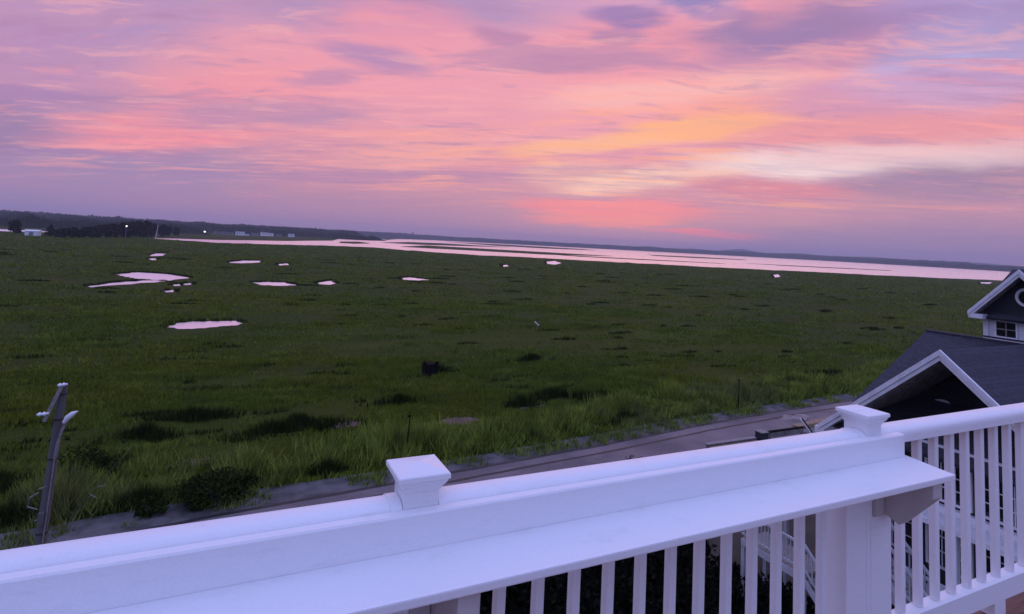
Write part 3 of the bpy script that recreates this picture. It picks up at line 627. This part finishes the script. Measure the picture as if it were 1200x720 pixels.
for i, (x, y, h) in enumerate([(2524, 3960, 12), (2573, 3960, 12), (2624, 3960, 12)]):
    far_lamp(x, y, h, 'tiny lit lamp on the far shore of the bay', 2.0, 'tiny lights across the bay')
fp = empty('far_pole', (-66, 612, GZ), 'pale leaning pole at the right end of the dark tree clump', 'pole')
MB().tube([(-65.6, 612, GZ-.2), (-64.6, 612, GZ+12)], [.35, .25], 8).build('shaft', M['steel'], fp)
MB().bar((-65.5, 612, GZ+11), (-63.7, 612, GZ+11.2), .25, .25).build('crossarm', M['steel'], fp)
wt = empty('water_tower', (1345, 4700, GZ), 'tiny water tower rising above the far wooded shore', 'water tower')
MB().tube([(1345, 4700, GZ), (1345, 4700, GZ+42)], [3, 2.4], 8).build('stem', M['farroof'], wt)
MB().lathe((1345, 4700, GZ+40), [(2.5, 0), (9, 5), (10, 9), (8, 13), (1, 16)], 12).build('tank', M['farroof'], wt)

# ------------------------------------------------------------------ utility pole
up_ = empty('utility_pole', (-4.55, 22, GZ), 'weathered wooden utility pole with tilted bracket, left foreground', 'utility pole')
MB().tube([(-4.56, 22, GZ-.3), (-4.49, 22, GZ+2.5), (-4.42, 22, GZ+5.3), (-4.35, 22, GZ+7.95)], [.15, .14, .128, .112], 14).build('shaft', M['polewood'], up_, smooth=True)
MB().bar((-4.68, 21.75, -6.05), (-4.36, 21.82, -5.05), .10, .13, (0, 1, 0)).build('crossarm', M['greywood'], up_, .01)
def insul(p, ax, L, r):
    p = Vector(p); ax = Vector(ax).normalized(); ks = [0, .12, .16, .3, .34, .48, .52, .7, .75, 1]; rs_ = [.5, .6, 1, 1, .6, .6, 1, 1, .6, .45]
    return MB().tube([p+ax*L*k for k in ks], [r*v for v in rs_], 12).build('insulator', M['porcelain'], up_, smooth=True)
insul((-4.46, 21.78, -5.02), (1, 0, .10), .25, .055); insul((-4.86, 21.7, -5.83), (1, 0, .06), .29, .06)
MB().tube([(-4.345, 21.87, -7.2), (-4.30, 21.85, -6.75), (-4.22, 21.8, -6.35), (-4.10, 21.8, -6.05)], [.045, .045, .04, .035], 8).build('lamp_bracket', M['greywood'], up_, smooth=True)
MB().tube([(-4.19, 21.74, -6.12), (-4.10, 21.7, -5.97), (-3.98, 21.66, -5.86), (-3.86, 21.6, -5.78)], [.05, .085, .075, .02], 12).build('lamp_head', M['porcelain'], up_, smooth=True)
MB().tube([(-4.63, 21.85, -8.15), (-4.82, 21.8, -8.25), (-4.84, 21.8, -8.5), (-4.6, 21.82, -8.62)], .02, 6).build('wire_loop', M['greywood'], up_)
MB().tube([(-4.345, 21.87, -7.2), (-4.36, 21.865, -8.0), (-4.41, 21.855, -10.4), (-4.455, 21.845, -12.9)], .020, 6).build('conduit', M['greywood'], up_)
for zz, xx in ((-5.35, -4.365), (-6.1, -4.385), (-7.25, -4.415), (-9.4, -4.47)):
    MB().lathe((xx, 22, zz), [(.128+(-5-zz)*.005, 0), (.138+(-5-zz)*.005, .008), (.138+(-5-zz)*.005, .05), (.128+(-5-zz)*.005, .058)], 16).build('band', M['bark'], up_)
for zz in (-8.0, -8.9, -10.2): MB().tube([(-4.44, 21.9, zz), (-4.62, 21.72, zz)], .014, 6).build('pole_step', M['greywood'], up_)
MB().box(-4.56, -4.42, 21.74, 21.87, -9.05, -8.72).build('meter_box', M['polewood'], up_, .01)
# leaning dead pole in the grass
dp = empty('leaning_stake', (-5.5, 30.5, GZ), 'thin pale leaning stake with snapped twigs right of the utility pole', 'stake')
MB().tube([(-5.55, 30.55, GZ-.1), (-4.6, 31.0, GZ+1.35), (-3.45, 31.6, GZ+2.75)], [.022, .016, .009], 7).build('shaft', M['bark'], dp)
for tw in ([(-4.75, 30.95, GZ+1.15), (-4.45, 30.8, GZ+1.0)], [(-4.55, 31.05, GZ+1.4), (-4.2, 31.0, GZ+1.42)]): MB().tube(tw, [.018, .008], 6).build('twig', M['greywood'], dp)
# thin dark stakes in the reed belt
for x, y, h, lb in [(10.3, 34.3, 2.2, 'thin dark stake in the reeds above the near railing post'), (39.1, 35.6, 2.4, 'thin dark stake in the reeds beside the road, right half')]:
    st = empty('marker_stake', (x, y, GZ), lb, 'stake'); MB().tube([(x, y, GZ-.2), (x+.06, y, GZ+h*.6), (x+.1, y, GZ+h)], [.045, .04, .035], 7).build('shaft', M['dark'], st)
    MB().box(x-.02, x+.14, y-.05, y+.05, GZ+h, GZ+h+.12).build('cap', M['dark'], st)
bl = empty('marsh_box', (17.7, 53.2, GZ), 'small black square box standing alone in the marsh grass', 'box')
MB().box(17.1, 18.3, 52.7, 53.7, GZ, GZ+1.1).build('body', M['dark'], bl, .03)
for xx in (17.0, 18.15): MB().box(xx, xx+.25, 52.6, 52.9, GZ+1.1, GZ+1.35).build('post_top', M['dark'], bl)
ws = empty('white_marker', (42.6, 77.6, GZ), 'small slanted white marker lying out in the marsh grass', 'marker')
MB().bar((42.2, 77.6, GZ+1.15), (42.85, 77.5, GZ+.6), .16, .14).build('shaft', M['porcelain'], ws)
MB().tube([(42.6, 77.6, GZ-.1), (42.6, 77.6, GZ+.8)], .04, 6).build('post', M['greywood'], ws)

# ------------------------------------------------------------------ low wall, timber edge and pier along the near side of the road
lw = empty('low_wall', (31, 28.6, GZ), 'low grey wall with tan timber edge by the road, ending at a dark pier', 'wall')
MB().box(29.2, 33.6, 28.95, 29.2, GZ-.2, GZ+.40).build('wall', M['concrete'], lw, .02)
MB().box(29.2, 33.6, 28.6, 28.94, GZ-.1, GZ+.30).build('timber_edge', M['tan'], lw, .015)
MB().box(29.1, 33.62, 28.9, 29.25, GZ+.403, GZ+.45).build('coping', M['greywood'], lw, .01)
gp = empty('gate_pier', (34.05, 28.9, GZ), 'small dark square pier with a light cap beside the road', 'pier')
MB().box(33.75, 34.35, 28.6, 29.2, GZ-.2, GZ+.80).build('body', M['navy'], gp, .02)
MB().box(33.7, 34.4, 28.55, 29.25, GZ+.803, GZ+.86).build('cap', M['greywood'], gp, .02)
gr = empty('gate_rail', (36, 28.9, GZ), 'low pale gate rail with dark top between the pier and a white stub', 'gate')
MB().box(34.42, 38.2, 28.8, 28.92, GZ+.35, GZ+.72).build('board', M['concrete'], gr, .01)
MB().box(34.42, 38.25, 28.75, 28.98, GZ+.723, GZ+.79).build('top_rail', M['dark'], gr, .005)
for xx in (34.75, 38.0): MB().box(xx, xx+.1, 28.82, 28.9, GZ-.2, GZ+.36).build('leg', M['greywood'], gr)
sb = empty('white_stub', (38.6, 28.7, GZ), 'short white leaning board at the end of the gate rail', 'board')
MB().bar((38.3, 29.1, GZ+1.25), (38.95, 28.5, GZ+.1), .22, .09).build('board', M['trim'], sb, .01)
MB().bar((38.42, 29.1, GZ+1.3), (39.05, 28.5, GZ+.15), .05, .10).build('edge', M['dark'], sb)
tb = empty('timber_kerb', (43, 29, GZ), 'long tan timber kerb leading along the road towards the house', 'kerb')
MB().bar((39.2, 30.2, GZ+.2), (52, 31.7, GZ+.2), .55, .36).build('beam', M['tan'], tb, .03)
MB().bar((39.2, 29.4, GZ+.05), (52, 30.9, GZ+.05), .9, .18).build('footing', M['concrete'], tb, .02)

# ------------------------------------------------------------------ neighbouring house
nh = empty('beach_house', (26, 8, GZ), 'dark shingled beach house with white trimmed gable and white cupola, right', 'house')
# roof planes as slabs
def slab(mb, a, b, c, d, th=.14):
    """quad lifted into a slab of thickness th along its normal"""
    a, b, c, d = map(Vector, (a, b, c, d)); n = (b-a).cross(d-a).normalized()
    if n.z < 0: n = -n
    lo = [p-n*th for p in (a, b, c, d)]
    return mb.add([a, b, c, d]+lo, [(0,1,2,3),(7,6,5,4),(0,4,5,1),(1,5,6,2),(2,6,7,3),(3,7,4,0)])
Y0, Y1 = 2.0, 13.95; RZ = -2.70
mb = MB()
slab(mb, (26, Y1, RZ), (26, Y0, RZ), (19.95, Y0, -5.90), (19.95, Y1, -5.90)); slab(mb, (26, Y0, RZ), (26, Y1, RZ), (32.05, Y1, -5.90), (32.05, Y0, -5.90))
mb.bar((26, Y0, RZ-.02), (26, Y1, RZ-.02), .26, .08)
mb.build('roof', M['shingle'], nh)
AY, AZ, HW, DR = 10.15, -2.56, 3.88, 3.29                                  # cross gable facing -x
mb = MB()
slab(mb, (19.62, AY, AZ), (26.0, AY, AZ), (26.0, AY-HW-.12, AZ-DR-.10), (19.62, AY-HW-.12, AZ-DR-.10), .12)
slab(mb, (19.62, AY, AZ+.001), (19.62, AY+HW+.1, AZ-DR-.085), (26.0, AY+HW+.1, AZ-DR-.085), (26.0, AY, AZ+.001), .12)
mb.build('gable_roof', M['shingle'], nh)
def rake(mb, x0, x1, ay, az, hw, dr, drop, wid):
    s = math.hypot(hw, dr); nz = wid*s/hw
    for sg in (-1, 1):
        mb.prism([(ay, az-drop), (ay+sg*hw, az-dr-drop), (ay+sg*hw, az-dr-drop-nz), (ay, az-drop-nz)], 'x', x0, x1)
    return mb
rake(MB(), 19.52, 19.615, AY, AZ, HW+.12, DR+.10, .01, .13).build('rake_trim', M['trim'], nh)
rake(MB(), 19.56, 19.612, AY, AZ, HW+.1, DR+.085, .185, .11).build('rake_trim', M['trim'], nh)
for yy in (AY+HW-.10, AY-HW-.26): MB().box(19.55, 20.35, yy, yy+.36, AZ-DR-.42, AZ-DR-.19).build('eave_return', M['trim'], nh, .01)
mb = MB(); rake(mb, 19.63, 22.35, AY, AZ, HW-.1, DR-.085, .20, .05); mb.build('soffit', M['soffit'], nh)
MB().prism([(AY, AZ-.3), (AY+HW-.1, AZ-DR-.25), (AY-HW+.1, AZ-DR-.25)], 'x', 22.38, 22.5).build('gable_wall', M['navy'], nh)
MB().box(21.9, 22.36, AY-.09, AY+.09, -4.7, AZ-.4).build('king_post', M['navy'], nh)
arc = [(AY+1.35+.50*math.cos(a), -5.10+.50*math.sin(a)) for a in np.linspace(0, math.pi, 15)]; arci = [(AY+1.35+.38*math.cos(a), -5.10+.38*math.sin(a)) for a in np.linspace(math.pi, 0, 15)]
aw = MB().prism(arc+arci, 'x', 22.28, 22.377).build('arch_trim', M['trim'], nh)
MB().prism([(AY+1.35+.377*math.cos(a), -5.10+.377*math.sin(a)) for a in np.linspace(0, math.pi, 15)], 'x', 22.33, 22.372).build('arch_glass', M['dark_glass'], nh)
# walls
def ringframe(x0, x1, y0, y1, z0, z1, t_):
    o = [(y0-t_, z0-t_), (y1+t_, z0-t_), (y1+t_, z1+t_), (y0-t_, z1+t_)]; i = [(y0, z0), (y1, z0), (y1, z1), (y0, z1)]
    vs = [(x, a, b) for x in (x0, x1) for r in (o, i) for a, b in r]; fs = []
    for k in range(4):
        n = (k+1) % 4; fs += [(k, n, 4+n, 4+k), (8+k, 12+k, 12+n, 8+n), (k, 8+k, 8+n, n), (4+k, 4+n, 12+n, 12+k)]
    return MB().add(vs, fs)
def repeat(first, locs):
    """copies of a part at offsets from its own place"""
    for l in locs:
        o = first.copy(); COL.objects.link(o); o.parent = first.parent; o.matrix_parent_inverse = first.matrix_parent_inverse.copy(); o.location = l
MB().box(20.6, 31.4, 2.5, 13.5, GZ-.3, -5.95).build('wall', M['navy'], nh)
MB().prism([(26, RZ-.25), (31.4, -5.75), (31.4, -5.95), (20.6, -5.95), (20.6, -5.75)], 'y', 13.40, 13.5).build('end_wall', M['navy'], nh)
MB().prism([(26, RZ-.25), (31.4, -5.75), (31.4, -5.95), (20.6, -5.95), (20.6, -5.75)], 'y', 2.5, 2.6).build('end_wall', M['navy'], nh)
for (z0, z1) in [(-5.93, -5.62), (-7.72, -7.44), (-10.35, -10.05)]:
    MB().box(20.36, 20.595, 2.4, 13.6, z0, z1).build('belt_board', M['trim'], nh, .01)
for y in (13.35, 8.0, 5.2, 2.6): MB().box(20.42, 20.58, y-.11, y+.11, GZ, -5.94).build('corner_board', M['trim'], nh)
def window(y0, y1, z0, z1, nx, nz_, x=20.6):
    fr = ringframe(x-.09, x-.004, y0, y1, z0, z1, .07).build('window', M['trim'], nh)
    MB().box(x-.03, x-.006, y0+.002, y1-.002, z0+.002, z1-.002).build('pane', M['dark_glass'], fr)
    for i in range(1, nx): yy = y0+(y1-y0)*i/nx; MB().box(x-.055, x-.032, yy-.014, yy+.014, z0+.003, z1-.003).build('muntin', M['trim'], fr)
    for i in range(1, nz_): zz = z0+(z1-z0)*i/nz_; MB().box(x-.058, x-.034, y0+.003, y1-.003, zz-.014, zz+.014).build('muntin', M['trim'], fr)
    return fr
for y in (3.2, 5.6, 8.4, 9.9, 11.4): window(y, y+1.15, -7.28, -6.15, 3, 3); window(y, y+1.15, -9.3, -7.98, 3, 3)
# ground floor porch rail
for zz in (-9.44, -10.2): MB().box(19.5, 19.58, 2.6, 13.4, zz, zz+.08).build('porch_rail', M['trim'], nh)
repeat(MB().box(19.52, 19.56, 2.7, 2.735, -10.121, -9.439).build('porch_baluster', M['trim'], nh), [(0, i*.15, 0) for i in range(1, 72)])
MB().box(19.4, 20.35, 2.5, 13.5, -10.62, -10.42).build('porch_floor', M['trim'], nh)
for y in (2.7, 6.2, 9.8, 13.3): MB().box(19.44, 19.62, y-.09, y+.09, GZ, -7.75).build('porch_post', M['trim'], nh, .01)
MB().box(19.35, 20.35, 2.5, 13.5, -7.74, -7.6).build('porch_roof', M['trim'], nh)
# cupola
CY, CA = 10.62, -.02; CW, CD = 1.56, 1.62
cu = MB().box(26.05, 30.5, CY-1.33, CY+1.33, -4.0, -1.72).build('cupola', M['wsiding'], nh)
MB().box(25.98, 26.045, CY-1.36, CY+1.36, -2.86, -2.64).build('base_board', M['trim'], cu)
MB().box(25.96, 26.045, CY-1.36, CY+1.36, -2.635, -2.585).build('flashing', M['navy'], cu)
MB().box(26.0, 30.45, CY+1.335, CY+1.37, -2.86, -2.64).build('base_board', M['trim'], cu)
for yy in (CY-1.36, CY+1.20): MB().box(25.99, 26.045, yy, yy+.16, -2.58, -1.72).build('corner_board', M['trim'], cu)
MB().prism([(CY, CA-.28), (CY+1.33, -1.46), (CY+1.33, -1.715), (CY-1.33, -1.715), (CY-1.33, -1.46)], 'x', 26.06, 26.2).build('gable_wall', M['navy'], cu)
mb = MB(); slab(mb, (28.9, CY+1.62, CA), (28.9, CY-1.62, CA), (25.72, CY-1.62, CA-1.84), (25.72, CY+1.62, CA-1.84), .1); slab(mb, (28.9, CY-1.62, CA), (28.9, CY+1.62, CA), (32.1, CY+1.62, CA-1.84), (32.1, CY-1.62, CA-1.84), .1)
slab(mb, (25.55, CY, CA+.02), (28.9, CY, CA+.02), (28.9, CY-CW-.05, CA-CD-.03), (25.55, CY-CW-.05, CA-CD-.03), .09); slab(mb, (25.55, CY, CA+.021), (25.55, CY+CW+.05, CA-CD-.03), (28.9, CY+CW+.05, CA-CD-.03), (28.9, CY, CA+.021), .09)
mb.build('roof', M['shingle'], cu)
rake(MB(), 25.46, 25.545, CY, CA, CW+.06, CD+.05, .0, .10).build('rake_trim', M['trim'], cu); rake(MB(), 25.49, 25.542, CY, CA, CW+.04, CD+.03, .145, .08).build('rake_trim', M['trim'], cu)
rake(MB(), 25.55, 26.05, CY, CA, CW-.02, CD-.02, .15, .04).build('soffit', M['soffit'], cu)
MB().box(25.5, 26.0, CY+CW-.42, CY+CW+.06, CA-CD-.30, CA-CD-.13).build('eave_return', M['trim'], cu, .01)
ring = MB(); vs = [(x, CY+r*math.cos(2*math.pi*k/32), -1.02+r*math.sin(2*math.pi*k/32)) for x in (25.98, 26.055) for r in (.34, .25) for k in range(32)]; fs = []
for k in range(32):
    n = (k+1) % 32; fs += [(k, n, 32+n, 32+k), (64+k, 96+k, 96+n, 64+n), (k, 64+k, 64+n, n), (32+k, 32+n, 96+n, 96+k)]
ring.add(vs, fs)
rg = ring.build('round_window', M['trim'], cu); MB().prism([(CY+.249*math.cos(a), -1.02+.249*math.sin(a)) for a in np.linspace(0, 2*math.pi, 25)[:-1]], 'x', 26.02, 26.054).build('pane', M['dark_glass'], cu)
def cwin(yc):
    y0, y1, z0, z1 = yc-.30, yc+.30, -2.53, -2.0; x = 26.05
    ringframe(x-.05, x-.003, y0, y1, z0, z1, .05).build('window_frame', M['trim'], cu)
    MB().box(x-.02, x-.004, y0+.002, y1-.002, z0+.002, z1-.002).build('pane', M['dark_glass'], cu)
    MB().box(x-.036, x-.022, yc-.018, yc+.018, z0, z1).build('muntin', M['greywood'], cu); MB().box(x-.038, x-.0225, y0, y1, (z0+z1)/2-.018, (z0+z1)/2+.018).build('muntin', M['greywood'], cu)
cwin(11.27); cwin(9.97)

# ------------------------------------------------------------------ outside stair in front of that house
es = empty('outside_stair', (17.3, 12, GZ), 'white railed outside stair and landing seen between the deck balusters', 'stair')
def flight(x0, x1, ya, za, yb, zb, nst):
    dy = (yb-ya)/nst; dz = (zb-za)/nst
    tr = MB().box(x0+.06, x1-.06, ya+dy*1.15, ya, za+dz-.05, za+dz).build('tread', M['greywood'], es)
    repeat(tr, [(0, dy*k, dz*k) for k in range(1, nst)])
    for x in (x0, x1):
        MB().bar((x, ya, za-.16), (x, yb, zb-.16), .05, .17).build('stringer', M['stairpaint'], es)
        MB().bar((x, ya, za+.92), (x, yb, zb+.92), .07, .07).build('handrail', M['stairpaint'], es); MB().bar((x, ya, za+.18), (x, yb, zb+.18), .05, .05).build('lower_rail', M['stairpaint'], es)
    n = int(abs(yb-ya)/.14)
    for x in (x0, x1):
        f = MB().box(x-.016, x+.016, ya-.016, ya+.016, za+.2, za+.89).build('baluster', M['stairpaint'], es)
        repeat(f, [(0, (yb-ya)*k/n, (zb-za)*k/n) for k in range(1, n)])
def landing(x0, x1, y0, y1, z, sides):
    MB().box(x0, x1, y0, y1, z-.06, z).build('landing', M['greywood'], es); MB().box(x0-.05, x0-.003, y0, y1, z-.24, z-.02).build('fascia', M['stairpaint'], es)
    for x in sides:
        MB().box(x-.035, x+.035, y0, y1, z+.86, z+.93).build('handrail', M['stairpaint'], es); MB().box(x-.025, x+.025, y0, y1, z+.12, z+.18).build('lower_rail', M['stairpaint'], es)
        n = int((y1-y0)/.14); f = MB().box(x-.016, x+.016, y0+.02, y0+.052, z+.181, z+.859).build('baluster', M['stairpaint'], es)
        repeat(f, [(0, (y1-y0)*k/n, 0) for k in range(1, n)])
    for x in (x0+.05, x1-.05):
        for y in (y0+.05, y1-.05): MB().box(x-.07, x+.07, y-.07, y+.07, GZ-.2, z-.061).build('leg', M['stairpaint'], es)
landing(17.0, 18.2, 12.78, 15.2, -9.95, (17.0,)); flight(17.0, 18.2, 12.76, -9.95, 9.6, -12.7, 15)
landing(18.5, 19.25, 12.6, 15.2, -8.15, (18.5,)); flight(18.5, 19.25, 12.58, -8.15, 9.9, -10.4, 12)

# ------------------------------------------------------------------ roof deck and its railing
ZD = -1.55; DY = 1.42; HP = .0459; YC = DY+HP; FB = 1.39
X1, BAY = .4742, 1.814
mb = MB()
for i in range(32): mb.box(-4, 9, -3.0+i*.1425, -3.0+i*.1425+.138, ZD-.03, ZD)
struct(mb.build('deck_floor', M['deckwood'], None, .004, seg=1))
mb = MB(); mb.box(-4, 9, -3.0, 1.5, ZD-.30, ZD-.04); struct(mb.build('deck_frame', M['trim']))
struct(MB().box(-4, 9, 1.60, 1.63, ZD-.3, ZD-.035).build('deck_fascia', M['trim']))
rl = empty('deck_railing', (X1, YC, ZD), 'white vinyl deck railing with capped posts and drink shelf across the foreground', 'railing')
XL, XR = -2.6, 7.6
def loaf(w, top, bot, n=14):
    """bread-loaf rail section (y, z)"""
    p = [(YC-w/2, bot), (YC-w/2, bot+.022)]
    for k in range(n+1):
        a = math.pi*(1-k/n); p.append((YC+w/2*math.copysign(abs(math.cos(a))**.75, math.cos(a)), bot+.024+(top-bot-.024)*abs(math.sin(a))**.7))
    p += [(YC+w/2, bot+.022), (YC+w/2, bot)]
    out = []
    for q_ in p:
        if not out or (abs(q_[0]-out[-1][0])+abs(q_[1]-out[-1][1])) > 1e-5: out.append(q_)
    return out
posts = [X1+BAY*k for k in (-1, 0, 1, 2, 3)]
ends = [XL]+[v for p in posts for v in (p-HP-.001, p+HP+.001)]+[XR]
for a, b in zip(ends[0::2], ends[1::2]):
    MB().prism(loaf(.094, -.657, -.7148), 'x', a, b).build('top_rail', M['white'], rl, smooth=True)
    MB().prism([(YC-.03, ZD+.065), (YC-.03, -1.4025), (YC-.022, -1.397), (YC+.022, -1.397), (YC+.03, -1.4025), (YC+.03, ZD+.065)], 'x', a, b).build('bottom_rail', M['white'], rl)
for p in posts:
    po = MB().box(p-HP, p+HP, DY, DY+2*HP, ZD-.02, -.616).build('post', M['white'], rl, .003)
    h = .0669; c = MB()
    def ringz(r, z): return [(p-r, YC-r, z), (p+r, YC-r, z), (p+r, YC+r, z), (p-r, YC+r, z)]
    prof = [(HP+.001, -.634), (HP+.003, -.630), (HP+.006, -.622), (HP+.013, -.613), (HP+.016, -.606), (HP+.0165, -.603), (h-.001, -.602), (h, -.6005), (h, -.590), (h-.002, -.5875), (.002, -.575)]
    vs = [v for r, z in prof for v in ringz(r, z)]; n = len(prof)
    c.add(vs, [(i*4+j, i*4+(j+1) % 4, i*4+4+(j+1) % 4, i*4+4+j) for i in range(n-1) for j in range(4)]+[(3, 2, 1, 0), ((n-1)*4, (n-1)*4+1, (n-1)*4+2, (n-1)*4+3)])
    c.build('cap', M['white'], po)
    for sg in (-1, 1):
        a, b = (p+sg*(HP+.0015), p+sg*(HP+.030)); MB().prism(loaf(.101, -.6535, -.719), 'x', min(a, b), max(a, b)).build('rail_collar', M['white'], po, smooth=True)
# wider lower sleeves and side cleats below the shelf board
for p in posts[:4]:
    MB().box(p-.024, p+.102, DY-.002, YC+HP-.004, ZD+.001, -.772).build('post_sleeve', M['white'], rl, .003)
    MB().box(p-.162, p-.0248, DY+.002, YC+HP-.006, ZD+.001, -.774).build('side_cleat', M['white'], rl, .003)
# balusters: two masters, the rest are copies
bal = MB().box(-.0143, .0143, YC-.0143, YC+.0143, -1.3975, -.7145).build('baluster', M['white'], rl, .0025, seg=1)
bxs = []
for b in (-2, -1, 0): bxs += [.727+.12*k+BAY*b for k in range(12)]
bxs += [.727+.12*k for k in range(15, 27)]+[.727+.12*k for k in range(29, 44)]+[.727+.12*k for k in range(44, 56)]
bxs = [x for x in bxs if XL+.05 < x < XR-.05 and all(abs(x-p-(.0 if p > 3 else -.03)) > (.07 if p > 3 else .14) for p in posts)]
for i, x in enumerate(bxs):
    o = bal if i == 0 else bal.copy()
    if i: COL.objects.link(o); o.parent = rl
    o.matrix_parent_inverse = Matrix.Translation(-rl.location); o.location = (x, 0, 0)
# board in front of the rail, shelf, brackets
XB, SX = 2.431, 2.458
for a, b in ((XL, XB),):
    MB().prism([(FB, -.7554), (FB, -.6745), (FB+.0035, -.6700), (DY-.0015, -.6700), (DY-.0015, -.7554)], 'x', a, b).build('back_board', M['white'], rl)
shp = [(XL, FB+.026), (SX, FB+.026), (SX, FB), (2.436, 1.275), (2.4285, 1.2120), (XL, 1.2120)]
MB().prism(shp, 'z', -.7777, -.7558).build('shelf', M['white'], rl, .004)
br_ = MB().prism([(1.4175, -.7785), (1.232, -.7785), (1.232, -.838), (1.352, -.978), (1.4175, -.955)], 'x', 0, .055).build('shelf_bracket', M['corbel'], rl, .003)
bp_ = MB().prism([(1.4178, -.7782), (1.402, -.7782), (1.402, -.960), (1.410, -.968), (1.4178, -.968)], 'x', -.052, -.002).build('bracket_cleat', M['corbel'], rl, .002)
for i, p in enumerate(posts[:3]):
    for src, lx in ((br_, p+.036), (bp_, p+.036)):
        o = src if i == 0 else src.copy()
        if i: COL.objects.link(o); o.parent = rl
        o.matrix_parent_inverse = Matrix.Translation(-rl.location); o.location = (lx, 0, 0)
for x in (3.22, 1.40, -.42, 5.05): MB().box(x-.045, x+.045, YC-.028, YC+.028, ZD+.001, ZD+.064).build('support_block', M['white'], rl, .002)

# ------------------------------------------------------------------ evening haze over the whole marsh
hz = bpy.data.materials.new('haze'); hz.use_nodes = True; hz.node_tree.nodes.clear(); t = NT(hz.node_tree)
pv = t.n('ShaderNodeVolumePrincipled', {'Color': c3(.72, .76, .90), 'Density': 1.4e-4, 'Anisotropy': .2}); t.n('ShaderNodeOutputMaterial', {1: pv.outputs[0]})
ho = MB().box(-4100, 9600, -600, 9600, GZ-1.5, 150).build('haze', hz); ho['kind'] = 'stuff'
